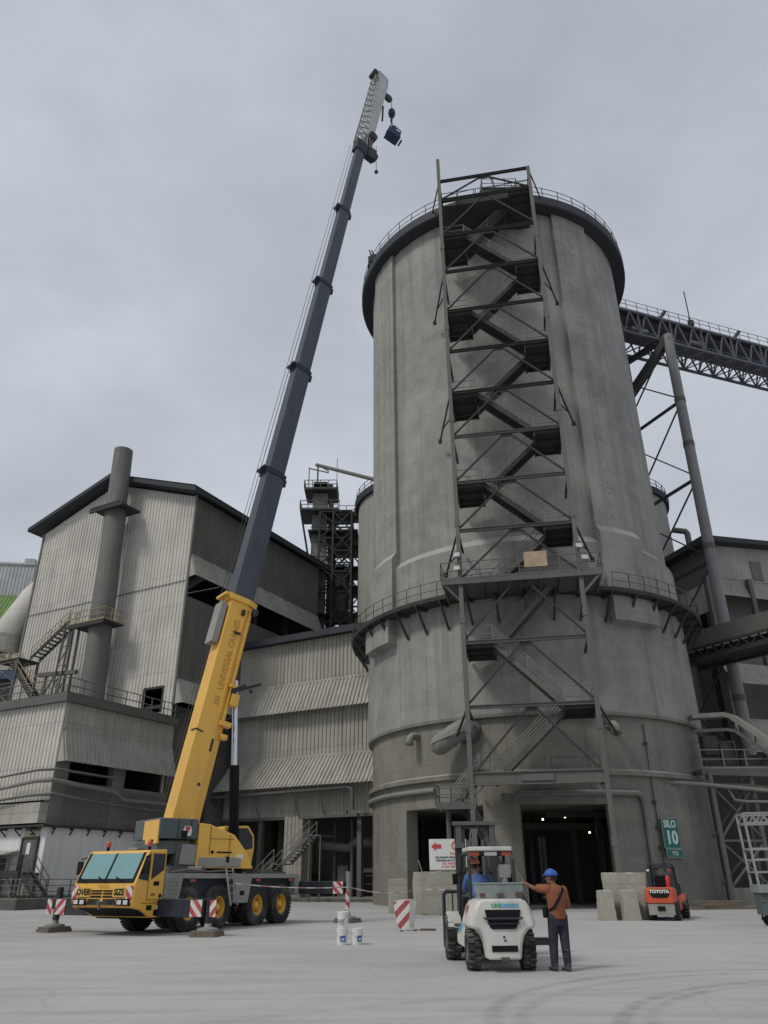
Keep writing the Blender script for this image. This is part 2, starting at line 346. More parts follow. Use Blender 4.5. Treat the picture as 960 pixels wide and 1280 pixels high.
# ------------------------------------------------------------------ ground
def ground_mat():
    m, nt, b, out = new_mat('cement_yard'); tc = nt.nodes.new('ShaderNodeTexCoord').outputs['Object']
    big = noise(nt, tc, .09, 6, .62); mid = noise(nt, tc, .55, 6, .66, (.6,1.7,1)); fine = noise(nt, tc, 7, 5, .7)
    sweep = noise(nt, tc, 1.0, 5, .62, (.22,1.9,1)); sp = nt.nodes.new('ShaderNodeSeparateXYZ'); nt.links.new(tc, sp.inputs[0])
    cc = mixc(nt, ramp(nt,big,.36,.64), (.455,.45,.435), (.365,.36,.348))
    cc = mixc(nt, math_(nt,'MULTIPLY',ramp(nt,mid,.42,.7),.5), cc, (.51,.505,.49))
    cc = mixc(nt, math_(nt,'MULTIPLY',ramp(nt,sweep,.5,.68),.42), cc, (.30,.295,.285))
    cc = mixc(nt, math_(nt,'MULTIPLY',ramp(nt,fine,.5,.8),.25), cc, (.24,.235,.225))
    # worn tyre tracks, two curving pairs and some faint ones
    trk = None
    for cx, cy, R0, wd, am in TRACKS:
        dx = math_(nt,'SUBTRACT',sp.outputs[0],cx); dy = math_(nt,'SUBTRACT',sp.outputs[1],cy)
        d = math_(nt,'SQRT', math_(nt,'ADD', math_(nt,'MULTIPLY',dx,dx), math_(nt,'MULTIPLY',dy,dy)))
        d = math_(nt,'ADD', d, math_(nt,'MULTIPLY', math_(nt,'SUBTRACT',big,.5), .5))
        k = math_(nt,'MULTIPLY', ramp(nt, math_(nt,'ABSOLUTE', math_(nt,'SUBTRACT',d,R0)), wd*.3, wd, 1, 0), am)
        trk = k if trk is None else math_(nt,'MAXIMUM',trk,k)
    trk = math_(nt,'MULTIPLY', trk, ramp(nt,noise(nt,tc,2.6,6,.75),.34,.66))
    cc = mixc(nt, trk, cc, (.15,.147,.142))
    # thin cracks / construction joints
    vo = nt.nodes.new('ShaderNodeTexVoronoi'); vo.feature = 'DISTANCE_TO_EDGE'; vo.inputs['Scale'].default_value = .16
    wv = nt.nodes.new('ShaderNodeVectorMath'); wv.operation = 'MULTIPLY_ADD'; nt.links.new(tc, wv.inputs[0]); wv.inputs[1].default_value = (1,1,1)
    nz = nt.nodes.new('ShaderNodeTexNoise'); nz.inputs['Scale'].default_value = .6; nt.links.new(tc, nz.inputs['Vector']); nt.links.new(nz.outputs[1], wv.inputs[2])
    nt.links.new(wv.outputs[0], vo.inputs['Vector'])
    cr = math_(nt,'MULTIPLY', ramp(nt, vo.outputs['Distance'], .0, .006, 1, 0), ramp(nt,mid,.45,.6))
    cc = mixc(nt, math_(nt,'MULTIPLY',cr,.28), cc, (.17,.165,.16))
    nt.links.new(cc, b.inputs['Base Color']); b.inputs['Roughness'].default_value = .92; b.inputs['Specular IOR Level'].default_value = .2
    bump(nt, b, math_(nt,'ADD', math_(nt,'MULTIPLY',mid,.6), math_(nt,'MULTIPLY_ADD',fine,.35,math_(nt,'MULTIPLY',trk,-.3))), .45, .05)
    return m
TRACKS = [(7.0,10.7,5.7,.17,.5),(7.2,10.25,5.6,.16,.4),(8.56,9.17,5.98,.17,.6),(7.9,9.7,4.85,.16,.48),(8.4,-3.,17.5,.2,.22),(-2,-14,26.,.25,.16),(-2,-14,27.7,.25,.14),(4,60,32.5,.3,.2),(4,60,34.5,.3,.18)]
g = MB()
nx, ny = 60, 60
xs = [-700+1400*i/nx for i in range(nx+1)]; ys = [-120+1120*i/ny for i in range(ny+1)]
g.add([(x,y,0) for y in ys for x in xs], [(j*(nx+1)+i,j*(nx+1)+i+1,(j+1)*(nx+1)+i+1,(j+1)*(nx+1)+i) for j in range(ny) for i in range(nx)])
tag(g.build('ground', ground_mat(), solid=1), None, None, None, 'structure')
# raised strip with thin grass in front of the white building
AX = Vector((.474,.880,0)); AY = Vector((-.880,.474,0)); RZ_A = math.atan2(.880,.474)
def fr(o): return Matrix(((AX.x,AY.x,0,o[0]),(AX.y,AY.y,0,o[1]),(0,0,1,o[2] if len(o)>2 else 0),(0,0,0,1)))
FB = fr((-23.1,55.0)); FA = fr((-18.1,64.7)); FC = fr((-14.02,72.27))
k = MB(); k.prism([(-3.2,-2.6,0),(11.5,-2.6,0),(11.5,0,0),(0,0,0),(0,24,0),(-3.2,24,0)],(0,0,.62))
tag(k.build('kerb', MT['cem_dark'], M=FB, bevel=.03), None, None, None, 'structure')
k = MB(); k.prism([(-3.05,-2.45,.62),(11.5,-2.45,.62),(11.5,-1.7,.62),(-2.2,-1.7,.62),(-2.2,24,.62),(-3.05,24,.62)],(0,0,.05))
tag(k.build('grass_verge', MT['grass'], M=FB), None, None, None, 'structure')
gr = MB()
for i in range(2600):
    if rnd.random() < .45: x, y = rnd.uniform(-3.0,11), rnd.uniform(-2.4,-1.75)
    else: x, y = rnd.uniform(-3.0,-2.25), rnd.uniform(-2.4,20)
    h = rnd.uniform(.06,.22); a = rnd.uniform(0,6.3); dx, dy = math.cos(a)*.025, math.sin(a)*.025; lx, ly = rnd.uniform(-.08,.08), rnd.uniform(-.08,.08)
    gr.add([(x-dx,y-dy,.66),(x+dx,y+dy,.66),(x+lx,y+ly,.66+h)],[(0,1,2)])
tag(gr.build('grass', MT['grass'], M=FB, solid=1), 'short grass growing on the raised strip by the white wall', 'grass', None, 'stuff')

# ------------------------------------------------------------------ the big silo
SX, SY = 10.93, 59.0
silo = thing('concrete_silo', (SX,SY,0), 0, 'huge round weathered concrete silo with dark flat roof and ring walkway', 'silo')
def cyl(phi, r, z): a = rad(phi); return Vector((r*math.sin(a), -r*math.cos(a), z))
RB, RIN = 11.9, 11.0
doors = [(-54,-25.5,5.5),(-15,11.5,5.45),(166.2,169.6,4.7)]
lw = MB(); a = -180
for d0, d1, zt in sorted(doors):
    lw.lathe([(RB,0),(RB,5.6),(RIN,5.6),(RIN,0)], max(3,int((d0-a)/3)), a, d0, True)
    lw.lathe([(RB,zt),(RB,5.6),(RIN,5.6),(RIN,zt)], max(3,int((d1-d0)/3)), d0, d1, True); a = d1
lw.lathe([(RB,0),(RB,5.6),(RIN,5.6),(RIN,0)], 6, a, 180, True)
lw.build('lower_wall', MT['silo_low'], silo, smooth=30)
ls = MB(); ls.lathe([(.01,5.6),(RB,5.6),(RB,10.56),(12.22,10.56),(12.25,10.75)], 160); ls.build('lower_shaft', MT['silo_low'], silo, smooth=30)
us = MB(); us.lathe([(12.25,10.75),(12.25,22.2),(11.85,22.75),(11.85,53.4)], 160); us.build('upper_shaft', MT['silo_up'], silo, smooth=30)
for q in range(4):
    c = 26.3+90*q-180; h = 8.4
    p = MB(); p.lathe([(11.7,16.3),(13.0,16.55),(13.0,18.2),(12.62,18.2),(12.62,23.0),(12.2,23.6),(12.2,53.38),(11.7,53.38)], 10, c-h, c+h, True)
    pil = p.build('pilaster', MT['silo_up'], silo, smooth=30)
    if q in (1,2):
        base = None
        for i in range(30):
            z = 24.4+i*.95; rr = 12.2; ph = c-1.2 if q==2 else c+.5
            if base is None:
                b = MB(); b.tube((0,0,0),(0,-.03,0),.038,8); base = b.build('anchor_pocket', MT['black'], pil)
                o = base
            else: o = base.copy(); col.objects.link(o)
            o.location = cyl(ph, rr-.01, z); o.rotation_euler = (0,0,rad(ph))
rf = MB(); rf.lathe([(.01,53.35),(12.9,53.35),(13.0,53.45),(13.0,54.3),(.01,54.5)], 160); slab = rf.build('roof_slab', MT['roof_dark'], silo, smooth=30)
rl = MB(); n = 54; prev = None
for i in range(n+1):
    p = cyl(360*i/n, 12.85, 54.3)
    if prev is not None: rl.rail([prev, p], 1.15, .03, 1.6, toe=False)
    prev = p
rl.build('roof_railing', MT['steel_dark'], slab)
hd = MB(); hd.box(-1.9,1.2,-11.0,-7.5,54.4,57.2); hd.box(-1.95,1.25,-11.05,-7.45,57.2,57.35); hd.rail([(-1.9,-11,57.35),(1.2,-11,57.35),(1.2,-7.5,57.35),(-1.9,-7.5,57.35),(-1.9,-11,57.35)],1.1,.03,1.2,toe=False)
hd.bar((-.5,-10.5,57.3),(-1.1,-10.5,59.6),.08)
hd.build('head_house', MT['steel_dark'], slab)
eq = MB()
for ph, s in ((-70,1.),(-67,.7)):
    c = cyl(ph, 12.7, 54.4); eq.box(c.x-.35,c.x+.35,c.y-.35,c.y+.35,54.3,54.3+1.2*s); eq.tube(c+V(0,0,1.2*s),c+V(-.25,0,2.2*s),.07)
eq.build('roof_equipment', MT['steel_dark'], slab)
wk = MB(); wk.lathe([(12.3,18.25),(13.55,18.25),(13.58,18.5),(12.3,18.42)], 120, -180, 180, True); wlk = wk.build('ring_walkway', MT['steel_dark'], silo, smooth=30)
rl = MB(); prev = None
for i in range(61):
    ph = 12+ 336*i/60 - 0
    ph = 17+326*i/60
    p = cyl(ph, 13.5, 18.45)
    if prev is not None: rl.rail([prev, p], 1.15, .028, 1.6)
    prev = p
rl.build('walkway_railing', MT['steel_grey'], wlk)
br = None
for i in range(44):
    ph = -180+360*i/44
    if br is None:
        b = MB(); b.bar((0,-13.4,18.2),(0,-12.28,16.5),.12,.14); b.bar((0,-13.5,18.17),(0,-12.2,18.17),.12,.16); br = b.build('walkway_bracket', MT['steel_dark'], wlk); o = br
    else: o = br.copy(); col.objects.link(o)
    o.rotation_euler = (0,0,rad(ph))
rb = MB(); rb.lathe([(11.9,7.0),(12.18,7.05),(12.2,7.3),(11.9,7.42)], 140, -180, 180, True); rb.build('ring_ledge', MT['silo_low'], silo, smooth=30)
pp = MB(); pp.path([cyl(-100+i*2.2, 12.15, 6.5-(0 if i else 0)) for i in range(28)], .15, 8)
for i in range(0,28,4): c = cyl(-100+i*2.2, 12.15, 6.5); pp.bar(c, c+(cyl(-100+i*2.2,11.85,6.3)-c), .1)
pp.build('ring_pipe', MT['steel_pale'], silo, smooth=50)
pp = MB(); pts = [cyl(-16+i*2.2, 12.1, 6.05) for i in range(17)]
pts += [cyl(20.3,12.1,5.98), cyl(21.1,12.1,5.7), cyl(21.4,12.1,5.2), cyl(21.6,12.1,.1)]
pp.path(pts, .17, 8); pp.build('down_pipe', MT['cem'], silo, smooth=50)
pp = MB(); pp.path([cyl(25.5, 12.0, 10.2), cyl(25.5,12.0,5.5), cyl(25.6,12.0,1.8)], .035, 6)
for z in (9,7.2,5.6,4.2,3.1): c = cyl(25.5,11.95,z); pp.box(c.x-.12,c.x+.12,c.y-.1,c.y+.02,z-.1,z+.1)
pp.build('cable_conduit', MT['steel_dark'], silo)
lt = MB(); c = cyl(-18.5,12.0,5.9); lt.box(c.x-.3,c.x+.3,c.y-.15,c.y+.1,c.z-.2,c.z+.2); lt.build('wall_box', MT['steel_pale'], silo, bevel=.03)
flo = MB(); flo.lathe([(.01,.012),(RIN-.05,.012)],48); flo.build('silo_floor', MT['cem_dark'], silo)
# machinery that shows dimly inside the openings
ins = MB()
for x, y in ((-4.2,-5.),(-5.4,-4.0),(-1.2,-3.5),(1.6,-4.2),(2.8,-6.2),(3.3,-5.2)):
    ins.box(x-.15,x+.15,y-.15,y+.15,0,5.6)
ins.bar((-6.5,-6,4.6),(5,-4.5,4.6),.3,.4); ins.bar((-3.,-4.6,0),(-1,-3.6,5.5),.18); ins.tube((2.5,-8.0,0),(2.5,-8.0,3.6),.06); ins.tube((2.9,-8.0,0),(2.9,-8.0,3.2),.06)
ins.bar((-1,-8.6,5.1),(3.2,-8.3,5.1),.25,.3)
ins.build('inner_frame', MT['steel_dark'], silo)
for i, p in enumerate([cyl(-48,9.3,4.7), cyl(-7.5,7.6,4.9), cyl(2.5,7.9,5.0), cyl(22,6.2,4.2)]):
    b = MB(); b.ball((0,0,0), .055, 6); b.ball((0,0,0), .05, 6)
    o = b.build('hanging_bulb', MT['bulb']); o.location = Vector((SX,SY,0))+p
    tag(o, ['small lit bulb hanging in the left silo opening','left lit bulb under the ceiling of the wide silo opening','middle lit bulb under the ceiling of the wide silo opening','lit bulb near the right jamb inside the wide silo opening'][i], 'lamp', 'bulbs inside the silo')
    c = MB(); c.tube((0,0,.05),(0,0,5.5-p.z),.012,5); c.build('lamp_cord', MT['black'], o)

# things on the silo wall
def elbow(phi, z, r, lab):
    t = thing('vent_elbow', Vector((SX,SY,0))+cyl(phi,RB,z), rad(phi), lab, 'vent pipe', 'elbow vents on the silo')
    p = MB(); pts = [(0,0,0),(0,-.35,0)]+[(0,-.35-.5*math.sin(x),-.5+.5*math.cos(x)) for x in (rad(25),rad(50),rad(75),rad(90))]
    p.path(pts, r, 12); p.build('elbow', MT['silo_low'], t, smooth=50)
    p = MB(); p.tube((0,-.85,-.5),(0,-.85,-.62),r*1.2,14); p.build('flange', MT['steel_grey'], t)
elbow(-47.5, 9.95, .24, 'small concrete coloured elbow vent left of the big dust duct')
elbow(13.7, 9.95, .27, 'small concrete coloured elbow vent right of the stair tower')
t = thing('dust_duct', Vector((SX,SY,0))+cyl(-28.5,RB,9.75), rad(-28.5), 'fat grey duct bending out of the silo wall and cut off open', 'duct')
p = MB(); p.path([(0,.2,.15),(0,-.5,.15),(-.25,-.85,.05),(-.6,-1.1,-.2),(-1.45,-1.4,-.8)], .62, 18); p.ball((-1.42,-1.39,-.78),.6,10); p.build('duct_body', MT['steel_pale'], t, smooth=50)
p = MB(); p.path([(0,.0,.15),(0,-.16,.15)], .82, 18); p.build('wall_flange', MT['steel_grey'], t)
p = MB(); p.bar((-1.7,-2.05,-.75),(-.1,-1.75,-.15),.08); p.build('stiffener', MT['galv'], t)
# silo sign
ph = 29.6; c = Vector((SX,SY,0))+cyl(ph,RB+.13,0)
t = thing('silo_sign', (c.x,c.y,3.1), rad(ph), 'green metal sign board with pale lettering on the silo wall', 'sign')
def signface(x0,x1,z0,z1,nm):
    p = MB(); p.box(x0,x1,-.03,.02,z0,z1); q = p.build(nm, MT['signgreen'], t, bevel=.008)
    f = MB()
    for a_, b_ in (((x0,z0),(x1,z0)),((x1,z0),(x1,z1)),((x1,z1),(x0,z1)),((x0,z1),(x0,z0))): f.bar((a_[0],-.035,a_[1]),(b_[0],-.035,b_[1]),.05,.02,up=(0,1,0))
    f.build('sign_border', MT['galv'], q); return q
q = signface(-.68,.68,-.02,1.62,'sign_board')
text('lettering','SILO',.56,MT['letter_pale'],q,frame((0,-.04,1.29),(1,0,0),(0,-1,0)),off=.018,sx=.92)
text('lettering','10',.98,MT['letter_pale'],q,frame((.03,-.04,.53),(1,0,0),(0,-1,0)),off=.04,sx=1.02)
q = signface(-.60,.78,-.52,-.08,'lower_sign_board')
text('lettering','Y12',.30,MT['letter_pale'],q,frame((.1,-.04,-.3),(1,0,0),(0,-1,0)),off=.01)

# ------------------------------------------------------------------ stair tower in front of the silo
RT = -rad(10.5); TW = 3.65
tw = thing('stair_tower', (8.34,43.51,0), RT, 'tall open steel stair tower zigzagging up the front of the big silo', 'stair tower')
SD = MT['steel_dark']; SG = MT['steel_grey']
LV = [6.5,10.46,14.3,18.3,21.7,25.2,28.78,32.4,36.05,39.8,43.67,47.5,51.4]
for s, zt in ((-1,56.2),(1,53.7)):
    p = MB(); x = s*TW
    for y in (-.11,.11): p.bar((x,y,0),(x,y,zt),.26,.05,up=(0,1,0))
    p.bar((x,0,0),(x,0,zt),.05,.22,up=(0,1,0))
    for z in (3,9,15.5,22,30,38,46): p.box(x-.17,x+.17,-.16,.16,z,z+.5)
    p.box(x-.4,x+.4,-.4,.4,0,.06)
    p.build('tower_post', MT['flight'], tw)
beam0 = None
for i, z in enumerate(LV+[53.6]):
    p = MB()
    if i == 0:
        p.bar((-TW,0,6.84),(TW,0,6.84),.28,.06); p.bar((-TW,0,6.2),(TW,0,6.2),.28,.06); p.bar((-TW,.0,6.52),(TW,.0,6.52),.06,.6); p.box(-.9,.9,-.12,-.04,6.35,6.7)
        p.bar((-TW,0,5.5),(-TW+.7,0,6.2),.1); p.bar((TW,0,5.5),(TW-.7,0,6.2),.1)
    else:
        p.bar((-TW,0,z+.09),(TW,0,z+.09),.2,.03); p.bar((-TW,0,z-.09),(TW,0,z-.09),.2,.03); p.bar((-TW,0,z),(TW,0,z),.03,.18)
    p.build('cross_beam', MT['flight'] if i < 4 else SG if i < 7 else SD, tw)
    if i < 13:
        for x in (-TW,TW): p = MB(); p.bar((x,0,z),(x,3.6,z),.14,.18); p.build('side_beam', SD, tw)
for i in range(13):
    z0 = LV[i]; z1 = (LV+[53.6])[i+1]
    for s in (-1,1):
        p = MB(); p.bar((s*TW,.05,z0+.12),(s*.18,.05,z1-.1),.11,.11); p.build('diagonal_brace', SD, tw)
    p = MB(); p.box(-.35,.35,.03,.07,z1-.35,z1-.1); p.build('gusset', SD, tw)
# ties back to the silo wall
for z in (10.46,21.7,32.4,43.67):
    for s in (-1,1):
        p = MB(); e = V(s*(TW+1.25),4.0 if s<0 else 3.9,z-1.1-(.3 if s<0 else 0)); p.bar((s*TW,0,z),e,.11); m_ = V(s*TW,0,z).lerp(e,.72); p.bar(m_,(s*TW,1.2,m_.z-.02),.07); p.box(e.x-.13,e.x+.13,e.y-.15,e.y+.1,e.z-.15,e.z+.1)
        p.build('wall_tie', SD, tw)
for s in (-1,1):
    p = MB(); p.bar((s*TW,0,53.5),(s*(TW+1.2),4.3,54.2 if s>0 else 54.2),.1); p.build('wall_tie', SD, tw)
def landing(side, z, ext=2.25):
    x0, x1 = (-TW+.05, -TW+1.75) if side < 0 else (TW-1.75, TW-.05)
    p = MB(); p.box(x0,x1,.12,3.3,z-.06,z)
    for y in (.2,1.4,2.6,3.2): p.bar((x0,y,z-.18),(x1,y,z-.18),.1,.24)
    for x in (x0,x1): p.bar((x,.12,z-.2),(x,3.3,z-.2),.1,.28)
    o = p.build('landing', SD, tw)
    e = x0 if side < 0 else x1
    r = MB(); r.rail([(x1 if side<0 else x0,.16,z),(e,.16,z),(e,3.2,z),(x1 if side<0 else x0,3.2,z)],1.05,.03,1.2); r.build('landing_railing', MT['steel_pale'], o)
def flight(p0, p1, y0, y1, nm='stair_flight', par=None, mat=None, nt_=None, rail=True):
    """from the lower end p0=(x,z) to the upper end p1=(x,z)"""
    p = MB(); par = par or tw
    for y in (y0,y1): p.bar((p0[0],y,p0[1]-.05),(p1[0],y,p1[1]-.05),.05,.30)
    n = max(4,int((p1[1]-p0[1])/.22))
    for i in range(1,n+1):
        x = p0[0]+(p1[0]-p0[0])*i/(n+.5); z = p0[1]+(p1[1]-p0[1])*i/(n+.5); p.box(x-.15,x+.15,y0,y1,z-.02,z+.02)
    o = p.build(nm, mat or SD, par)
    if rail:
        r = MB()
        for y in (y0,y1):
            a_, b_ = V(p0[0],y,p0[1]), V(p1[0],y,p1[1]); up = V(0,0,1)
            for k in (1.0,.78,.56,.34): r.tube(a_+up*k,b_+up*k,.034 if k==1 else .024,6)
            for i in range(5): c_ = a_.lerp(b_,i/4); r.tube(c_,c_+up,.026,6)
        r.build('flight_railing', MT['steel_pale'], o)
    return o
XF = TW-1.75
sides = {0:-1,1:1,2:-1,3:1,4:1,5:-1,6:1,7:-1,8:1,9:-1,10:1,11:-1,12:1}
for i, z in enumerate(LV):
    if i in (0,3): continue
    landing(sides[i], z)
for i in range(len(LV)-1):
    z0, z1 = LV[i], LV[i+1]
    a_ = -1 if i == 3 else sides[i]; b_ = sides[i+1]
    x0, x1 = a_*XF, b_*XF
    if i == 0: x0 = -TW+1.2
    fm = MT['flight'] if i < 4 else SD
    if b_ < 0 or i+1 == 13: flight((x0,z0),(x1,z1),.22,1.35,mat=fm)      # rising to the left: the front lane
    else: flight((x0,z0),(x1,z1),1.75,2.9,mat=fm)
p = MB(); p.box(-TW-1.2,TW+1.3,-.25,3.2,18.22,18.3)
for x in [-TW-1.1+i*1.2 for i in range(9)]: p.bar((x,-.2,18.1),(x,3.2,18.1),.1,.2)
p.bar((-TW-1.2,-.25,18.12),(TW+1.3,-.25,18.12),.1,.28); p.bar((-TW-1.1,-.2,18.1),(-TW,0,16.9),.12); p.bar((TW+1.2,-.2,18.1),(TW,0,16.9),.14)
mp = p.build('main_platform', SG, tw)
p = MB(); p.rail([(-TW-1.2,2.4,18.3),(-TW-1.2,-.25,18.3),(TW+1.3,-.25,18.3),(TW+1.3,2.4,18.3)],1.15,.028,1.3); p.build('platform_railing', SG, mp)
p = MB(); p.box(-TW,TW,.1,3.2,6.86,6.92); lp = p.build('lower_platform', SG, tw)
p = MB(); p.rail([(-TW+1.1,.2,6.92),(-TW+.1,.2,6.92),(-TW+.1,3,6.92)],1.05,.026,1.); p.build('platform_railing', SG, lp)
p = MB(); p.rail([(.9,3,6.92),(TW,3,6.92)],1.05,.026,1.2); p.build('platform_railing', SG, lp)
p = MB(); p.box(-TW-2.0,-TW+.2,-.1,1.6,5.15,5.22); p.bar((-TW-2.0,-.1,5.1),(-TW+.2,-.1,5.1),.1,.25); p.bar((-TW-2.0,1.6,5.1),(-TW+.2,1.6,5.1),.1,.25)
ap = p.build('access_platform', SG, tw)
p = MB(); p.rail([(-TW-.4,-.1,5.22),(-TW-2,-.1,5.22),(-TW-2,1.6,5.22),(-TW+.1,1.6,5.22)],1.05,.03,.8); p.build('platform_railing', SG, ap)
flight((-TW-1.0,5.2),(-TW+.5,6.9),.1,.9,'short_flight',tw,SG)
flight((-TW+2.6,.1),(-TW-.6,5.1),1.0,1.9,'ground_flight',tw,SD)
p = MB(); p.tube((-TW-1.5,1.4,0),(-TW-1.5,1.4,5.1),.14,8); p.build('platform_leg', SG, tw)
p = MB(); p.bar((-TW,0,53.6),(-TW,3.5,53.9),.14,.2); p.bar((TW,0,53.6),(TW,3.5,53.9),.14,.2); p.box(-TW+.1,TW-.1,.6,4.2,51.3,51.4); p.rail([(-TW,.3,51.4),(TW,.3,51.4)],1.1,.03,1.5)
p.box(-TW+1.2,TW-.1,1.6,4.2,52.4,53.4); p.build('top_platform', SD, tw)
p = MB(); p.box(.35,1.75,-.36,-.31,18.75,19.75); o = p.build('hanging_board', MT['tan_board']); M_ = Matrix.Translation((8.34,43.51,0)) @ Matrix.Rotation(RT,4,'Z')
o.matrix_world = M_; tag(o, 'weathered tan board hanging on the railing of the main stair platform', 'board')
for i,(x,z,lab) in enumerate(((-TW-.1,19.9,'floodlight on the left post of the stair tower, the upper one'),(-TW-.15,19.0,'floodlight on the left post of the stair tower, the lower one'),(TW+.1,19.9,'floodlight on the right post of the stair tower, the upper one'),(TW+.35,19.1,'floodlight on the right post of the stair tower, the lower one'))):
    t = thing('floodlight', M_ @ V(x,-.3,z), RT+rad(12 if x>0 else -12), lab, 'floodlight', 'floodlights on the stair tower')
    p = MB(); p.box(-.22,.22,-.1,.06,-.15,.17); p.build('lamp_housing', MT['galv'], t, bevel=.02)
    p = MB(); p.box(-.18,.18,-.125,-.103,-.11,.13); p.build('lamp_lens', MT['lampglass'], t)
    p = MB(); p.bar((0,.05,0),(-x*.05,.3,0),.06); p.build('lamp_bracket', SD, t)
# ------------------------------------------------------------------ tall clad mill building on the left
RA = RZ_A
bA = thing('mill_building', (-18.1,64.7,0), RA, 'tall corrugated mill building with shallow dark gable roof on the left', 'building')
Wd, Ln = 21.5, 21.6
p = MB(); nx_ = (-1,0,0)
p.corr((0,Wd,16.6),(0,11.4,16.6),(0,Wd,35.6),(0,11.4,39.1),.42,.085,nx_)
p.corr((0,11.4,16.6),(0,0,16.6),(0,11.4,39.1),(0,0,34.9),.42,.085,nx_)
p.corr((0,Wd,0),(0,3.4,0),(0,Wd,16.6),(0,3.4,16.6),.42,.085,nx_); p.corr((0,1.3,0),(0,0,0),(0,1.3,16.6),(0,0,16.6),.42,.085,nx_)
p.corr((0,3.4,0),(0,1.3,0),(0,3.4,14.5),(0,1.3,14.5),.42,.085,nx_)
p.build('gable_wall', MT['clad_light'], bA)
p = MB(); p.bar((-.09,Wd,26.3),(-.09,0,26.3),.05,.12); p.bar((-.06,-.06,15),(-.06,-.06,35),.2); p.bar((-.06,Wd+.06,13),(-.06,Wd+.06,35.6),.2); p.build('wall_trim', MT['steel_pale'], bA)
p = MB()
for a_, b_ in (((-.08,3.5,14.5),(-.08,3.5,16.7)),((-.08,1.2,14.5),(-.08,1.2,16.7)),((-.08,3.5,16.7),(-.08,1.2,16.7))): p.bar(a_,b_,.14)
p.build('doorway_frame', MT['steel_dark'], bA)
p = MB(); p.corr((0,0,28.75),(Ln,0,28.75),(0,0,34.9),(Ln,0,34.9),.42,.085,(0,-1,0)); p.build('upper_side_wall', MT['clad_grey'], bA)  # shade of the mill's side walls is put into this darker cladding colour
p = MB(); p.corr((-.2,-1.05,26.6),(Ln-.2,-1.05,26.6),(0,-.08,28.95),(Ln,-.08,28.95),.30,.05,(0,-1,.4)); p.prism([(-.02,-.1,28.9),(-.22,-1.05,26.6),(-.02,-.1,26.6)],(.04,0,0)); p.prism([(Ln,-.1,28.9),(Ln-.2,-1.05,26.6),(Ln,-.1,26.6)],(-.04,0,0)); p.build('upper_skirt', MT['clad_mid'], bA)
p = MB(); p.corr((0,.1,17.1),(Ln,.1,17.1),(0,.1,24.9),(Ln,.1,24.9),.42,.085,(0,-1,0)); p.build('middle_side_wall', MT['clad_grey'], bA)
p = MB(); p.corr((-.1,-1.05,15.1),(Ln,-1.05,15.1),(0,-.06,17.3),(Ln,-.06,17.3),.30,.05,(0,-1,.4)); p.prism([(-.02,-.1,17.3),(-.12,-1.05,15.1),(-.02,-.1,15.1)],(.04,0,0)); p.build('lower_skirt', MT['clad_mid'], bA)
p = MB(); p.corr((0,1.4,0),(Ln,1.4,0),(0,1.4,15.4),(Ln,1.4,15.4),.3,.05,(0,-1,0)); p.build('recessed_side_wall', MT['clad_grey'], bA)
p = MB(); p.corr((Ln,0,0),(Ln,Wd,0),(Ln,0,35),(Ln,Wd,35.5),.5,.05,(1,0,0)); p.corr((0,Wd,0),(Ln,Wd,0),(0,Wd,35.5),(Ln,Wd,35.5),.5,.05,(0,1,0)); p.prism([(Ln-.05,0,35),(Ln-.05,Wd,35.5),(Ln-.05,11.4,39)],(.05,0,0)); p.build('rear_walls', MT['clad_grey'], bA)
p = MB(); p.corr((-.2,Wd+1.15,26.8),(Ln,Wd+1.15,26.8),(0,Wd+.05,29.3),(Ln,Wd+.05,29.3),.3,.05,(0,1,.4)); p.prism([(-.02,Wd+.06,29.3),(-.02,Wd+1.1,26.8),(-.02,Wd+.06,26.8)],(.04,0,0)); p.build('far_skirt', MT['clad_light'], bA)
p = MB(); p.box(.1,Ln-.1,.3,Wd-.2,24.4,24.7); p.box(.1,Ln-.1,1.5,Wd-.2,14.9,15.2)
for x in (.3,5.4,10.8,16.2,21.3): p.box(x-.2,x+.2,.35,.75,0,34.5)
p.build('floor_frame', MT['steel_dark'], bA)
p = MB(); p.prism([(-1.35,-1.0,34.75),(-1.35,11.4,39.35),(-1.35,22.8,35.75),(-1.35,22.8,36.15),(-1.35,11.4,39.8),(-1.35,-1.0,35.25)],(Ln+2.4,0,0))
rf = p.build('gable_roof', MT['roof_dark'], bA)
p = MB(); p.corr((-1.4,-1.05,35.3),(-1.4,11.4,39.85),(Ln+1,-1.05,35.3),(Ln+1,11.4,39.85),.4,.05,(0,0,1)); p.build('roof_sheet', MT['roof_dark'], rf)

# chimney in front of the gable
ch = thing('chimney', (-18.1-2*.474,64.7-2*.88,0), RA, 'tall grey steel chimney in front of the pale gable wall', 'chimney')
p = MB(); p.lathe([(1.08,0),(1.08,17),(1.05,23),(1.02,34.6),(.98,34.7),(.93,41.6),(.86,41.6),(.86,38)], 32)
Msh = Matrix.Translation((0,7.0,0)); Msh[1][2] = .047
p.build('stack', MT['cem_dark'] if False else weathered('stack_grey',(.165,.162,.152),(.125,.122,.115),dust=.15,streak=.5,scale=.5), ch, M=Msh, smooth=40)
def cy(z): return 7.0+.047*z
p = MB(); z = 34.6; p.box(-1.5,1.4,cy(z)-1.9,cy(z)+1.9,z-.1,z+.1); p.bar((-1.4,cy(z)-2.4,z-.3),(-1.4,cy(z)+2,z-.3),.2,.3); p.build('stack_collar', MT['steel_dark'], ch)
p = MB(); z = 22.7
p.box(-1.5,.9,cy(z)-2.0,cy(z)+2.6,z-.12,z); p.bar((-1.5,cy(z)-2.0,z-.25),(-1.5,cy(z)+2.6,z-.25),.1,.3)
pl = p.build('stack_platform', MT['steel_dark'], ch)
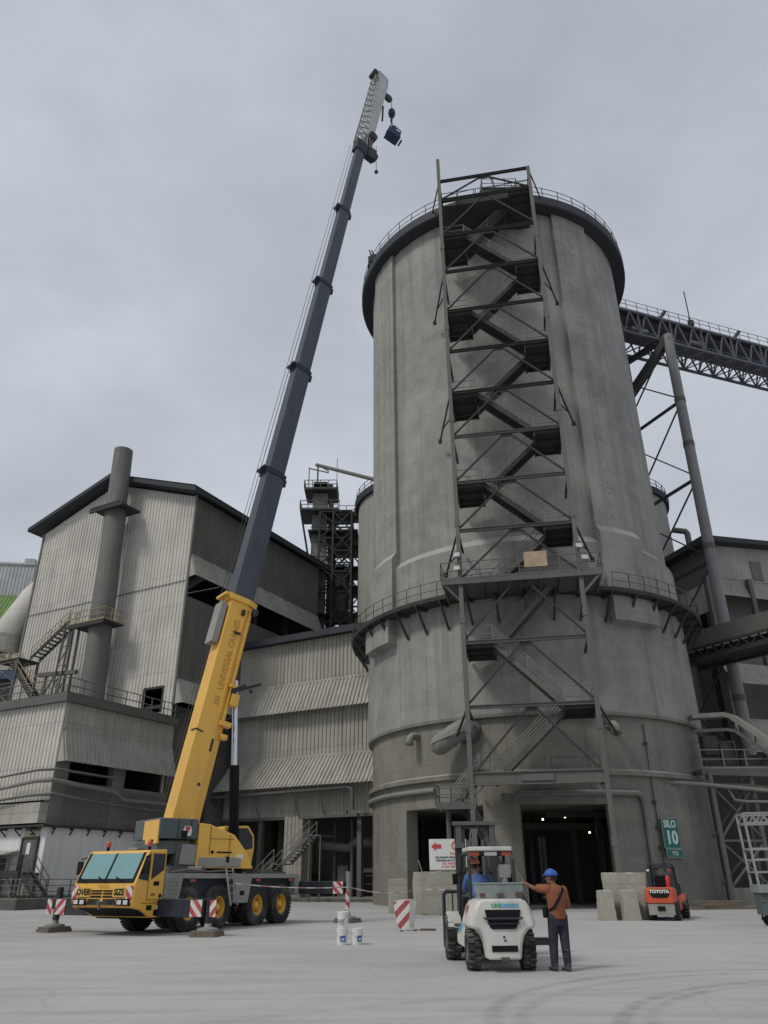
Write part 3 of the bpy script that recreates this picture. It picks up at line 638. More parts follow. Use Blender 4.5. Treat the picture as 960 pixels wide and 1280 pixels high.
RAILY = weathered('faded_yellow_rail',(.36,.30,.17),(.26,.21,.13),dust=.3)
p = MB(); p.rail([(.9,cy(z)-2.0,z),(-1.5,cy(z)-2.0,z),(-1.5,cy(z)+2.6,z)],1.1,.04,.9); p.build('platform_railing', RAILY, pl)
st = thing('stack_stairs', (-18.1-2*.474,64.7-2*.88,0), RA, 'zigzag steel stairs on a lattice frame beside the chimney', 'stairs')
def wflight(y0,z0,y1,z1,x0,x1,nm,par):
    p = MB()
    for x in (x0,x1): p.bar((x,y0,z0),(x,y1,z1),.05,.34,up=(0,0,1))
    n = int(abs(z1-z0)/.24)
    for i in range(1,n): y = y0+(y1-y0)*i/n; zz = z0+(z1-z0)*i/n; p.box(x0,x1,y-.13,y+.13,zz-.03,zz+.03)
    o = p.build(nm, MT['steel_dark'], par)
    p = MB()
    for x in (x0,x1):
        for k in (1.05,.55): p.tube((x,y0,z0+k),(x,y1,z1+k),.035,6)
        for i in range(5): t_ = i/4; p.tube((x,y0+(y1-y0)*t_,z0+(z1-z0)*t_),(x,y0+(y1-y0)*t_,z0+(z1-z0)*t_+1.05),.035,6)
    p.build('flight_railing', RAILY, o)
wflight(15.2,20.2,10.7,23.2,-1.4,-.4,'stair_flight',st)
wflight(16.6,20.0,12.6,16.2,-2.5,-1.5,'stair_flight',st)
p = MB(); p.box(-2.6,-.3,15.2,18.4,19.95,20.1); l_ = p.build('stair_landing', MT['steel_dark'], st)
p = MB(); p.rail([(-2.6,16.6,20.1),(-2.6,18.4,20.1),(-.3,18.4,20.1)],1.1,.04,.8); p.build('landing_railing', RAILY, l_)
p = MB()
for y in (18.3,15.3): 
    p.bar((-2.5,y+ (1.2 if y>18 else 0),13.8),(-2.5,y,20),.18); p.bar((-.4,y,13.8),(-.4,y,20),.18)
for z0 in (13.8,15.8,17.8): 
    p.bar((-2.5,18.6,z0),(-2.5,15.3,z0+2),.09); p.bar((-2.5,15.3,z0),(-2.5,18.6,z0+2),.09); p.bar((-2.5,18.6,z0+2),(-2.5,15.3,z0+2),.09)
for y in (11.2,10.4):
    p.bar((-1.3,y+.4,13.8),(-1.3,y,22.7),.13); p.bar((-.4,y,13.8),(-.4,y,22.7),.13)
for i in range(5): z0 = 13.8+1.75*i; p.bar((-1.3,11.4,z0),(-1.3,10.3,z0+1.75),.08); p.bar((-1.3,11.4,z0+1.75),(-1.3,10.3,z0+1.75),.08)
p.bar((-1,14.0,18.6),(-1,9.0,18.3),.3,.35); p.bar((-1,13,15),(-1,13,18.6),.2); p.bar((-1,13,16.6),(-1,11.8,18.4),.12)
p.build('lattice_frame', MT['steel_grey'], st)

# ------------------------------------------------------------------ lower building with white ground floor
bB = thing('lower_building', (-23.1,55.0,0), RA, 'lower flat roofed corrugated building with white ground floor and open band', 'building')
LB = 11.15
p = MB(); p.prism([(-.45,-.45,13.25),(LB,-.45,13.25),(LB,22,13.25),(-.45,22,13.25)],(0,0,.55)); sl_ = p.build('roof_slab', MT['steel_grey'], bB)
p = MB(); p.rail([(LB-.4,-.35,13.8),(-.35,-.35,13.8),(-.35,14,13.8)],1.15,.04,1.35); p.build('roof_railing', MT['steel_grey'], sl_)
p = MB(); p.corr((0,22,6.6),(0,0,6.6),(0,22,13.25),(0,0,13.25),.38,.075,nx_); p.build('left_cladding', MT['clad_light'], bB)
p = MB(); p.corr((0,0,11.2),(LB,0,11.2),(0,0,13.25),(LB,0,13.25),.38,.075,(0,-1,0)); p.build('right_cladding', MT['clad_mid'], bB)
p = MB(); p.corr((-.05,-.85,9.1),(LB,-.85,9.1),(0,-.08,11.35),(LB,-.08,11.35),.38,.075,(0,-1,.4)); p.prism([(-.03,-.1,11.35),(-.08,-.85,9.1),(-.03,-.1,9.1)],(.04,0,0)); p.bar((0,-.12,11.4),(LB,-.12,11.4),.08,.1); p.build('sloped_awning', MT['clad_mid'], bB)
p = MB()
for x in (0,5.3): p.box(x+.02,x+1.25,.02,.6,4.9,11.2)
p.box(.02,LB,.05,.45,4.9,7.9); p.build('concrete_band', MT['cem'], bB)
p = MB(); p.corr((1.3,.04,5.0),(LB,.04,5.0),(1.3,.04,7.6),(LB,.04,7.6),.28,.04,(0,-1,0)); p.build('band_cladding', MT['clad_grey'], bB)
p = MB(); p.box(-.7,.0,.0,22,5.1,6.4); p.build('left_band', MT['clad_mid'], bB)
p = MB(); p.box(0,LB,7,7.2,0,13); p.box(LB-.4,LB-.25,.5,7,0,13.2); p.box(.1,LB,.5,7,7.6,7.7); p.box(.1,LB,.5,7,4.7,4.8); p.build('inner_partition', MT['steel_dark'], bB)  # unseen inner walls, coloured dark so the openings read as shaded
p = MB(); p.prism([(-.02,24,.3),(-.02,-.3,.3),(LB+4,-.3,.3),(LB+4,.0,.3),(.28,.0,.3),(.28,24,.3)],(0,0,4.55)); wl = p.build('white_wall', MT['wall_white'], bB)
p = MB(); p.prism([(-.62,24,4.86),(-.62,-.62,4.86),(LB+4,-.62,4.86),(LB+4,.1,4.86),(.1,.1,4.86),(.1,24,4.86)],(0,0,.14)); cn = p.build('eave_canopy', MT['steel_dark'], bB)
for i in range(22):
    p = MB()
    if i < 9: x = .4+i*1.5; p.bar((x,-.6,4.8),(x,-.3,4.8),.08,.12); p.bar((x,-.58,4.78),(x,-.32,4.42),.07)
    else: y = .8+(i-9)*1.5; p.bar((-.6,y,4.8),(0,y,4.8),.08,.12); p.bar((-.56,y,4.78),(-.04,y,4.35),.07)
    p.build('canopy_bracket', MT['steel_dark'], cn)
p = MB(); p.box(-.10,-.03,.35,1.75,2.1,4.15); dr = p.build('door', weathered('door_paint',(.16,.15,.14),(.09,.085,.08),scale=2.5), bB)
p = MB(); p.box(-.125,-.105,.95,1.3,3.2,3.9); p.build('door_notice', MT['white_clean'], dr)
p = MB(); 
for a_,b_ in (((-.1,.27,2.1),(-.1,.27,4.22)),((-.1,1.83,2.1),(-.1,1.83,4.22)),((-.1,.27,4.22),(-.1,1.83,4.22))): p.bar(a_,b_,.13)
p.build('door_frame', MT['steel_dark'], dr)
p = MB(); p.box(-.09,-.025,.3,1.8,4.3,4.62); o = p.build('door_board', plain('cream_board',(.45,.41,.29),.6), dr)
p = MB(); p.box(-.10,-.092,.75,1.25,4.38,4.5); p.build('worn_mark', MT['rust'], o)
p = MB(); p.box(-.08,-.025,.3,1.8,4.66,4.84); p.build('green_strip', plain('moss_strip',(.12,.14,.07),.6), dr)
# things by the white wall
def WA(x,y,z): return FB @ Vector((x,y,z))
pf = thing('entrance_platform', WA(0,0,.62), RA, 'dark steel entrance landing with railing and steps below the white wall door', 'platform')
p = MB(); p.box(-1.6,-.05,-.3,2.0,1.33,1.45); p.bar((-1.6,-.3,1.3),(-1.6,2.0,1.3),.08,.26)
p.build('deck', MT['steel_dark'], pf)
for x in (-1.5,-.2):
    for y in (-.2,1.9): p = MB(); p.bar((x,y,0),(x,y,1.35),.09); p.build('leg', MT['steel_dark'], pf)
for ya,yb in ((-.2,1.0),(1.9,.8)): p = MB(); p.bar((-1.5,ya,0),(-1.5,yb,1.35),.06); p.build('brace', MT['steel_dark'], pf)
p = MB(); p.rail([(-1.6,-.3,1.45),(-1.6,2.0,1.45)],1.05,.03,1.2); p.rail([(-1.6,-.3,1.45),(-1.55,-.3,1.45)],1.05,.03,1.2); p.build('landing_railing', MT['steel_dark'], pf)
p = MB()
for x in (-1.5,-.5): p.bar((x,-.3,1.38),(x,-1.9,.1),.05,.25)
for i in range(6): p.box(-1.5,-.5,-.55-i*.25,-.3-i*.25,1.2-i*.2,1.24-i*.2)
o = p.build('steps', MT['steel_dark'], pf)
p = MB()
for x in (-1.5,-.5):
    for k in (1.05,.55): p.tube((x,-.3,1.45+k),(x,-1.9,.1+k),.028,6)
    for t_ in (0,.5,1): p.tube((x,-.3-1.6*t_,1.45-1.35*t_),(x,-.3-1.6*t_,2.5-1.35*t_),.03,6)
p.build('step_railing', MT['steel_dark'], o)
sh = thing('lean_to_shelter', WA(0,0,.62), RA, 'small dusty lean-to roof beside the entrance landing at the left edge', 'shelter')
p = MB(); p.prism([(-2.0,2.1,2.35),(-.05,2.1,2.75),(-.05,7.5,2.75),(-2.0,7.5,2.35)],(0,0,.1)); p.build('shelter_roof', MT['clad_light'], sh)
p = MB(); p.box(-1.2,-.05,3.2,7.4,0,2.3); p.build('shelter_wall', MT['steel_grey'], sh)
for y in (2.2,4.8,7.3): p = MB(); p.bar((-1.9,y,0),(-1.9,y,2.35),.08); p.build('shelter_post', MT['steel_grey'], sh)
ac = thing('air_conditioner', WA(-1.35,3.15,1.2), RA, 'grey outdoor air conditioner unit under the lean-to at the left edge', 'air conditioner')
p = MB(); p.box(-.35,.15,-.45,.45,0,.85); p.build('casing', MT['clad_white'], ac, bevel=.02)
p = MB(); p.lathe([(.01,0),(.28,0),(.30,.03),(.32,.0)],20); p.build('fan_grille', MT['steel_dark'], ac, M=Matrix.Translation((-.36,0,.43)) @ Matrix.Rotation(-math.pi/2,4,'Y'))
p = MB(); p.box(-.3,.1,-.4,-.3,-.58,0); p.box(-.3,.1,.3,.4,-.58,0); p.build('bracket', MT['steel_dark'], ac)
fn = thing('guard_fence', WA(0,0,.62), RA, 'low dark pipe guard fence along the grass strip in front of the white wall', 'fence')
for i in range(14):
    p = MB()
    if i < 8: x, y = -2.7+1.9*i, -2.1
    else: x, y = -2.7, -2.1+1.9*(i-7)
    p.tube((x,y,0),(x,y,1.05),.035,6); p.build('fence_post', MT['steel_dark'], fn)
p = MB()
for z in (.35,.7,1.05): p.tube((-2.7,-2.1,z),(10.6,-2.1,z),.028,6); p.tube((-2.7,-2.1,z),(-2.7,9.3,z),.028,6)
p.build('fence_rail', MT['steel_grey'], fn)
cn_ = thing('traffic_cone', WA(-2.1,-1.6,.68), 0, 'faded traffic cone standing beside the entrance steps', 'cone')
p = MB(); p.lathe([(.19,.03),(.05,.72),(.001,.73)],16); p.build('cone_body', weathered('faded_cone',(.42,.32,.26),(.33,.25,.2),dust=.3), cn_, smooth=40)
p = MB(); p.box(-.22,.22,-.22,.22,0,.035); p.build('cone_base', MT['rubber'], cn_)
# pipe runs along the lower building
def pipe(name, pts, r, lab, mat='steel_grey', grp=None):
    p = MB(); p.path([WA(*q) for q in pts], r, 8); return tag(p.build(name, MT[mat], smooth=50), lab, 'pipe', grp)
pipe('wall_pipe', [(-1.0,9,7.0),(-1.0,.5,7.75),(-.6,-.6,7.8),(5.2,-.6,7.5),(6.0,-.6,7.0),(14,-.6,7.0)], .13, 'long pale pipe with a step down along the band above the white wall', 'steel_pale')
pipe('wall_pipe', [(-1.1,4.2,8.2),(-1.1,.3,8.45),(-.5,-.8,8.5),(5,-.8,8.4)], .08, 'thin upper pipe below the dark opening of the lower building')
pipe('wall_pipe', [(-1.2,6,6.5),(-.9,1.0,6.85),(-.5,-.7,6.9),(4,-.7,6.6),(9,-.7,6.4),(14,-.7,6.6)], .09, 'lowest thin pipe sagging along the band above the white wall')

# ------------------------------------------------------------------ middle clad hall between mill and silo
bC = thing('clad_hall', (-14.02,72.27,0), RA, 'long corrugated hall with two sloped awning bands between crane boom and silo', 'building')
YR = -19.0
p = MB(); p.prism([(-1.0,.6,21.6),(16,.6,24.2),(16,.6,24.6),(-1.0,.6,22.2)],(0,YR-.6,0)); p.build('roof', MT['roof_dark'], bC)
p = MB(); p.corr((0,.0,17.5),(0,YR,17.5),(0,0,21.7),(0,YR,21.7),.40,.09,nx_); p.build('upper_cladding', MT['clad_mid'], bC)
p = MB(); p.corr((-1.1,.3,14.95),(-1.1,YR,14.95),(-.08,0,17.6),(-.08,YR,17.6),.40,.09,(-1,0,.4)); p.bar((-.12,0,17.7),(-.12,YR,17.7),.08,.2); p.build('upper_awning', MT['clad_mid'], bC)
p = MB(); p.corr((.0,0,11.0),(.0,YR,11.0),(.0,0,17.3),(.0,YR,17.3),.40,.09,nx_); p.build('middle_cladding', MT['clad_mid'], bC)
p = MB(); p.corr((-1.5,1.0,8.6),(-1.5,YR,8.6),(-.08,0,11.1),(-.08,YR,11.1),.40,.09,(-1,0,.5)); p.bar((-.12,0,11.2),(-.12,YR,11.2),.08,.2); p.build('lower_awning', MT['clad_mid'], bC)
p = MB(); p.corr((.3,1,6.4),(.3,YR,6.4),(.3,1,10.8),(.3,YR,10.8),.34,.05,nx_); p.build('lower_cladding', MT['clad_mid'], bC)
p = MB(); p.path([(-1.15,1.5,8.15),(-1.15,-13.0,8.35),(-1.15,-13.35,8.2),(-1.15,-13.45,7.8),(-1.15,-13.45,6.6)],.17,8); p.build('gutter_pipe', MT['steel_grey'], bC, smooth=50)
for y in (-1.0,-3.4,-7.6,-10.2,-15):
    p = MB(); p.bar((-1.5,y,8.75),(.25,y+.25,6.35),.07); p.build('awning_strut', MT['steel_pale'], bC)
p = MB(); p.corr((.1,-6.0,0),(.1,-7.9,0),(.1,-6.0,6.4),(.1,-7.9,6.4),.34,.06,nx_); p.box(.2,1.6,-7.9,-6.0,0,6.4); p.build('clad_pillar', MT['clad_mid'], bC)
p = MB(); p.bar((-.4,-7.8,6.25),(-.4,-13.6,6.25),.3,.25); p.bar((-.4,-12.4,6.2),(-.4,-12.4,6.6),.3); p.bar((.3,YR,6.3),(.3,1,6.3),.3,.25); p.build('lintel_beam', MT['steel_grey'], bC)
for y in (.2,-3.2,-13.2,-18.5): p = MB(); p.box(.4,.8,y-.2,y+.2,0,6.3); p.build('column', MT['steel_grey'], bC)
p = MB(); p.box(9,9.2,YR,.5,0,22); p.box(0.4,9,YR,YR+.2,0,22); p.box(.4,9,.6,.8,0,14); p.build('inner_wall', MT['cem'], bC)
p = MB(); p.path([(2.5,-8,4.2),(2.5,-11,3.9),(2.2,-12,4.4),(2,-15,4.0)],.35,10); p.path([(3.5,-9,0),(3.5,-9,6)],.18,8); p.path([(5,0,3.0),(5,-6,3.0)],.2,8); p.bar((4,-3,0),(4,-3,6.3),.5); p.bar((3,-12,2.2),(3,-18,2.2),.3); p.box(3.2,4.6,-10.5,-9.5,0,2.6); p.bar((2.2,-11.5,0),(2.2,-11.5,6),.2); p.box(6,7.5,-5,-3.8,.0,2.0)
for z in (.6,1.2,1.8): p.bar((2.6,-12.6,z),(2.6,-13.6,z),.05)
p.build('inner_pipework', MT['steel_grey'], bC)
p = MB(); p.box(-2.2,8.9,-18.8,.6,0,.25); p.build('plinth', MT['cem_dark'], bC)
# two-flight steps in front of the hall
hs = thing('hall_steps', (-14.02,72.27,0), RA, 'grey steel steps with pipe handrails in front of the clad hall', 'stairs')
wf = MB
def hflight(y0,z0,y1,z1,x0,x1):
    p = MB()
    for x in (x0,x1): p.bar((x,y0,z0),(x,y1,z1),.06,.3)
    n = int((z1-z0)/.22)
    for i in range(1,n+1): y = y0+(y1-y0)*i/n; zz = z0+(z1-z0)*i/n; p.box(x0,x1,y-.14,y+.14,zz-.03,zz+.02)
    o = p.build('stair_flight', MT['steel_grey'], hs)
    p = MB()
    for x in (x0,x1):
        for k in (1.05,.55): p.tube((x,y0,z0+k),(x,y1,z1+k),.035,6)
        for i in range(4): t_ = i/3; p.tube((x,y0+(y1-y0)*t_,z0+(z1-z0)*t_),(x,y0+(y1-y0)*t_,z0+(z1-z0)*t_+1.05),.035,6)
    p.build('flight_railing', MT['steel_pale'], o)
hflight(-4.2,.25,-7.3,2.7,-3.0,-1.9); hflight(-8.2,2.7,-10.6,4.7,-3.0,-1.9)
for b_ in ((-3.1,-1.8,-8.3,-7.2,2.62,2.7),(-3.1,-1.0,-11.8,-10.5,4.62,4.7)): p = MB(); p.box(*b_); p.build('stair_landing', MT['steel_grey'], hs)
for y in (-8.2,-10.7,-11.7): p = MB(); p.bar((-3,y,0),(-3,y,2.7 if y>-9 else 4.7),.1); p.build('stair_leg', MT['steel_grey'], hs)

# ------------------------------------------------------------------ far left: pale shed, duct
t = thing('pale_shed', (-52,84,0), .12, 'pale grey ribbed shed with a green panel at the left edge', 'building')
p = MB(); p.corr((-6,0,32.2),(9.6,0,32.2),(-6,0,36.2),(9.6,0,36.2),.4,.06,(0,-1,0)); p.box(-6,9.6,.02,8,0,36.1); p.box(-6,9.7,-.2,8,36.15,36.4); p.box(8.2,9.4,-.1,1,36.4,37); p.build('shed_wall', MT['clad_white'], t)
p = MB(); p.corr((-6,-2.5,26.5),(8.4,-2.5,26.5),(-6,-.2,32.1),(9.6,-.2,32.1),.4,.05,(0,-1,.5)); p.build('green_panel', MT['green_clad'], t)
t = thing('big_duct', (-40.2,76,0), 0, 'wide pale duct bending down behind the mill at the left edge', 'duct')
p = MB(); p.path([(5.0,7,37),(3.4,2,31.0),(2.6,.6,28.8),(1.5,0,26.0),(.9,-.2,24.6),(.7,-.2,23.0)], 1.5, 28); p.build('duct_body', MT['clad_light'], t, smooth=50)
p = MB(); p.lathe([(1.75,0),(1.75,2.0),(1.5,2.1)],32,c=(.7,-.2)); p.build('duct_hood', MT['clad_mid'], t, M=Matrix.Translation((0,0,22.4)), smooth=40)
p = MB(); p.box(-4.5,4.6,-1.5,4,20.6,22.3); p.build('duct_base', MT['clad_mid'], t)
p = MB(); p.box(-4.5,4.4,-1.2,4,0,20.6); p.build('lower_plant', MT['steel_dark'], t)
p = MB(); p.box(-2.5,3.3,-1.6,-1.25,19.7,20.5); p.build('blue_beam', weathered('blue_beam',(.06,.12,.22),(.04,.08,.15)), t)

# ------------------------------------------------------------------ elevator tower and rear silos
def far_silo(x,y,R,h,lab):
    t = thing('rear_silo', (x,y,0), 0, lab, 'silo', 'smaller silos behind the big one')
    p = MB(); p.lathe([(R,0),(R,h)],72); p.build('silo_shaft', MT['silo_far'], t, smooth=30)
    p = MB(); p.lathe([(.01,h-.3),(R+.4,h-.3),(R+.5,h+.5),(.01,h+.7)],72); s_ = p.build('silo_roof', MT['roof_dark'], t, smooth=30)
    p = MB(); pr = None
    for i in range(37):
        a_ = 2*math.pi*i/36; q = V((R+.3)*math.sin(a_),-(R+.3)*math.cos(a_),h+.5)
        if pr is not None: p.rail([pr,q],1.1,.04,1.4,toe=False)
        pr = q
    p.build('roof_railing', MT['steel_dark'], s_); return t
far_silo(5.0,85.5,8.2,43.6,'smaller rear silo showing left of the big silo beside the lattice tower')
far_silo(27.9,87.5,8.0,43.5,'smaller rear silo peeping out right of the big silo')
t = thing('rear_pipe', (36.9,84,0), 0, 'upright pipe with a bend beside the rear silo on the right', 'pipe')
p = MB(); p.path([(-1.5,0,39.8),(0,0,39.6),(.2,0,39.3),(.2,0,0)],.35,10); p.build('standpipe', MT['steel_grey'], t, smooth=50)
et = thing('elevator_tower', (-8.3,88,0), 0, 'dark lattice elevator tower with platforms and a sloping chute at its top', 'tower')
p = MB(); p.box(-.95,.95,-.8,.8,0,48.2); 
for z in range(14,48,2): p.box(-1.02,1.02,-.87,.87,z,z+.15)
p.build('elevator_casing', MT['steel_pale'], et)
p = MB(); p.box(1.1,1.7,-.5,.5,0,46); p.build('return_casing', MT['steel_dark'], et)
def lattice(mb, x0,x1,y0,y1,z0,z1,n,w):
    cs = [(x0,y0),(x1,y0),(x1,y1),(x0,y1)]
    for x,y in cs: mb.bar((x,y,z0),(x,y,z1),w*1.5)
    for i in range(n):
        a_ = z0+(z1-z0)*i/n; b_ = z0+(z1-z0)*(i+1)/n
        for (xa,ya),(xb,yb) in zip(cs,cs[1:]+cs[:1]):
            mb.bar((xa,ya,b_),(xb,yb,b_),w); mb.bar((xa,ya,a_),(xb,yb,b_),w*.8); mb.bar((xb,yb,a_),(xa,ya,b_),w*.8)
p = MB(); lattice(p,.2,4.2,-2.2,2.5,0,43.5,12,.17); lattice(p,1.9,4.2,-2.4,1.5,0,43.5,16,.16); lattice(p,4.2,6.8,-1.5,3,0,38,11,.18)
p.build('lattice_frame', MT['steel_dark'], et)
p = MB()
for i,z in enumerate((30,33.5,36,39,41)): p.box(-1.3+ (i%2)*3.2,5+(i%2)*1.2,-2,2.4,z,z+.15)
p.box(5,7,-1,1,31,37)
p.build('inner_floors', MT['steel_dark'], et)
p = MB(); p.lathe([(.95,0),(.95,5),(.3,6.4)],16,c=(3.0,-.5)); p.lathe([(1.1,0),(1.1,7.5)],16,c=(6,.8)); p.build('process_vessel', MT['steel_grey'], et, M=Matrix.Translation((0,0,30.5)), smooth=40)
p = MB(); p.box(-2.0,2.2,-1.9,2.2,46.9,47.1); p.box(-2.4,2.6,-2.2,2.2,43.8,44.0); p.bar((-2.3,-2.1,43.8),(-1,-.8,36.5),.18); p.bar((2.5,-2.1,43.8),(1.6,-.8,38),.18); p.box(-.9,.9,-.8,.8,47.1,48.6); p.tube((-.8,0,48),(1.6,0,48.2),.45,10)
pl_ = p.build('head_platform', MT['steel_dark'], et)
p = MB(); p.rail([(-2,2.2,47.1),(-2,-1.9,47.1),(2.2,-1.9,47.1),(2.2,2.2,47.1)],1.15,.05,1.0); p.rail([(-2.4,2.2,44),(-2.4,-2.2,44),(2.6,-2.2,44)],1.15,.05,1.0); p.bar((2.2,-1.9,47),(2.2,-1.9,51.5),.07)
p.build('platform_railing', MT['steel_grey'], pl_)
p = MB(); p.bar((-.5,0,47),(-.5,0,51.6),.2); p.bar((-.6,0,51.6),(1,0,50.6),.12); p.path([(-.7,0,51.6),(6.7,-8,45.1),(13,-15,40)],.24,8); p.bar((-1.6,-.5,48),(-1.6,-.5,50.8),.12); p.bar((-1.7,-.5,50.8),(1,-.5,50.1),.12); p.build('discharge_chute', MT['steel_grey'], et)
cb = thing('rear_conveyor', (-6,87,43), 0, 'short dark conveyor bridge from lattice tower to the rear silo', 'conveyor')
p = MB(); L_ = 11
p.box(0,L_,-1,1,0,.25); p.box(0,L_,-.5,.5,.3,.9); p.bar((0,-1,-.9),(L_,-1,-.9),.2)
for i in range(6): x = i*L_/6; p.bar((x,-1,0),(x+L_/12,-1,-.9),.12); p.bar((x+L_/12,-1,-.9),(x+L_/6,-1,0),.12)
for x in (2.3,6): p.tube((x,-.5,.9),(x+.9,-.5,1.4),.4,10)
p.build('bridge_truss', MT['steel_dark'], cb)
p = MB(); p.rail([(0,-1,.25),(L_,-1,.25)],1.2,.045,1.2); p.build('bridge_railing', MT['steel_grey'], cb)
# thin lattice aerial far behind the mill roof
t = thing('distant_mast', (-14,104,0), 0, 'thin distant lattice mast showing above the mill roof', 'mast')
p = MB(); lattice(p,-.5,.5,-.5,.5,30,46.5,10,.06); p.build('mast_lattice', MT['steel_grey'], t)

# ------------------------------------------------------------------ conveyor gantry and its trestle
GD = math.atan2(.34,.94)
cg = thing('conveyor_gantry', (22.6,59.7,51.2), GD, 'long dark lattice conveyor gantry running right from the silo top', 'conveyor')
L_ = 52; H_ = 2.9
for y,nm in ((0,'near_truss'),(3.3,'far_truss')):
    p = MB(); p.bar((0,y,0),(L_,y,0),.22,.26); p.bar((0,y,H_),(L_,y,H_),.22,.26); n = 26
    for i in range(n):
        x = L_*i/n; p.bar((x,y,0),(x+L_/n/2,y,H_),.13); p.bar((x+L_/n/2,y,H_),(x+L_/n,y,0),.13)
        if i % 2 == 0: p.bar((x,y,0),(x,y,H_),.14)
    p.build(nm, MT['gantry'], cg)
p = MB(); n = 26
for i in range(n+1):
    x = L_*i/n; p.bar((x,0,0),(x,3.3,0),.12)
    if i < n: p.bar((x,0,0),(x+L_/n,3.3,0),.09); p.bar((x+L_/n,0,0),(x,3.3,0),.09)
p.build('bottom_bracing', MT['gantry'], cg)
p = MB(); p.box(0,L_,.9,2.5,.95,1.05); p.box(0,L_,.7,2.6,H_-.2,H_-.1); p.box(0,L_,1.0,2.3,1.4,1.7)
for x in range(0,int(L_),2): p.box(x,x+.1,.9,2.4,1.05,1.6)
p.build('belt_deck', MT['gantry'], cg)
p = MB(); p.corr((0,.1,H_+.1),(L_,.1,H_+.1),(0,.75,H_+.85),(L_,.75,H_+.85),.5,.06,(0,-1,1)); p.corr((0,.75,H_+.85),(L_,.75,H_+.85),(0,2.6,H_+.85),(L_,2.6,H_+.85),.5,.06,(0,0,1)); p.build('belt_cover', MT['steel_grey'], cg)
p = MB(); p.rail([(0,-.1,H_+.15),(L_,-.1,H_+.15)],1.1,.03,1.35,toe=False); p.rail([(0,3.4,H_+.15),(L_,3.4,H_+.15)],1.1,.03,1.35,toe=False); p.build('gantry_railing', MT['steel_dark'], cg)
for i,x in enumerate((7.6,17.5,28)): p = MB(); p.tube((x,1.2,H_+.7),(x+.4,.2,H_+1.6),.2,8); p.build('dust_vent', MT['steel_grey'], cg)
for x,y,z in ((3.5,.5,.2),(11,.5,.4)): p = MB(); p.box(x,x+2.,y,y+.3,z+.9,z+1.25); p.build('cable_tray', MT['galv'], cg)
p = MB(); p.tube((10.9,0,H_+.2),(11.0,0,H_+5.0),.06,6); p.box(10.7,11.2,-.2,.2,H_+.2,H_+.9); p.build('lightning_rod', MT['steel_dark'], cg)
tr = thing('gantry_trestle', (28.5,61.0,0), 0, 'tall braced steel trestle column carrying the conveyor gantry', 'trestle')
p = MB(); p.tube((-.25,0,0),(.55,.2,51.2),.48,20)
p.build('front_column', weathered('column_paint',(.27,.262,.27),(.20,.194,.2),dust=.25,streak=.4), tr, smooth=40)
for z in (14.2,27.5,38,43): p = MB(); f_ = z/51.2; p.tube((-.25+.8*f_,.2*f_,z),(-.25+.8*f_,.2*f_,z+.5),.52,20); p.build('column_band', MT['steel_grey'], tr, smooth=40)
p = MB(); p.tube((-4.5,7.5,0),(-3.6,6,51),.5,16); p.build('rear_column', MT['steel_grey'], tr, smooth=40)
p = MB(); p.bar((.55,.1,50.8),(-4.,5.,45.0),.75,.75); p.bar((-2.9,3.6,46),(-2.9,3.6,51.2),.6); p.bar((.5,.1,51),(-3.6,6,51),.5); p.build('raking_strut', MT['steel_dark'], tr)
def ccol(z): f_ = z/51.2; return V(-.25+.8*f_, .2*f_, z)
def rcol(z): f_ = z/51; return V(-4.5+.9*f_, 7.5-1.5*f_, z)
for z0,z1 in ((50,34.9),(43.4,26.5),(34.2,19.),(25.5,13.)):
    pass
for za in (43.2,34.6,26.4,18.5,9.5):
    p = MB(); p.bar(ccol(za),rcol(za-1.0),.24); p.build('strut', MT['steel_dark'], tr)
for za,zb in ((51,43.5),(43.,34.9),(34.4,26.7),(26.2,18.8),(18.3,9.8)):
    for a_,b_ in ((ccol(za),rcol(zb-1)),(rcol(za-1),ccol(zb))): p = MB(); p.bar(a_,b_,.12); p.build('tie_rod', MT['steel_dark'], tr)

# ------------------------------------------------------------------ right hand building, gallery, gangway, lattice trestle
RR_ = math.atan2(.31,.95)
bR = thing('store_building', (35,75,0), RR_, 'beige corrugated store building with dark eaves at the right edge', 'building')
p = MB(); p.corr((0,0,30.1),(30,0,30.1),(0,0,34.2),(30,0,35.4),.34,.05,(0,-1,0)); p.build('upper_cladding', MT['clad_mid'], bR)
p = MB(); p.corr((0,-.9,27.9),(30,-.9,27.9),(0,-.08,30.1),(30,-.08,30.1),.34,.05,(0,-1,.4)); p.bar((0,-.12,30.2),(30,-.12,30.2),.1,.14); p.build('front_skirt', MT['clad_mid'], bR)
p = MB(); p.box(5.2,6.6,-.12,-.06,30.4,32.6); p.build('louvre_window', MT['clad_grey'], bR)
p = MB(); p.corr((.0,20,29.5),(.0,0,29.5),(0,20,34.2),(0,0,34.2),.34,.05,nx_); p.build('left_cladding', MT['clad_grey'], bR)  # shadow under the eaves is put into the darker cladding colour
p = MB(); p.corr((-.9,20,26.5),(-.9,-.9,26.5),(-.05,20,30),(-.05,0,30),.34,.05,(-1,0,.4)); p.build('left_skirt', MT['clad_mid'], bR)
p = MB(); p.prism([(-1.4,-1.3,33.8),(31,-1.3,35.4),(31,-1.3,35.8),(-1.4,-1.3,34.4)],(0,22,0)); p.build('roof', MT['roof_dark'], bR)
p = MB(); p.box(0,30,1.5,1.7,0,30); p.box(0,30,17,17.2,0,34); p.build('recessed_wall', MT['clad_grey'], bR)
p = MB(); p.corr((-2.5,-2.6,18.2),(30,-2.6,18.2),(-2.5,-1.0,20.6),(30,-1.0,20.6),.34,.05,(0,-1,.5)); p.build('middle_skirt', MT['clad_mid'], bR)
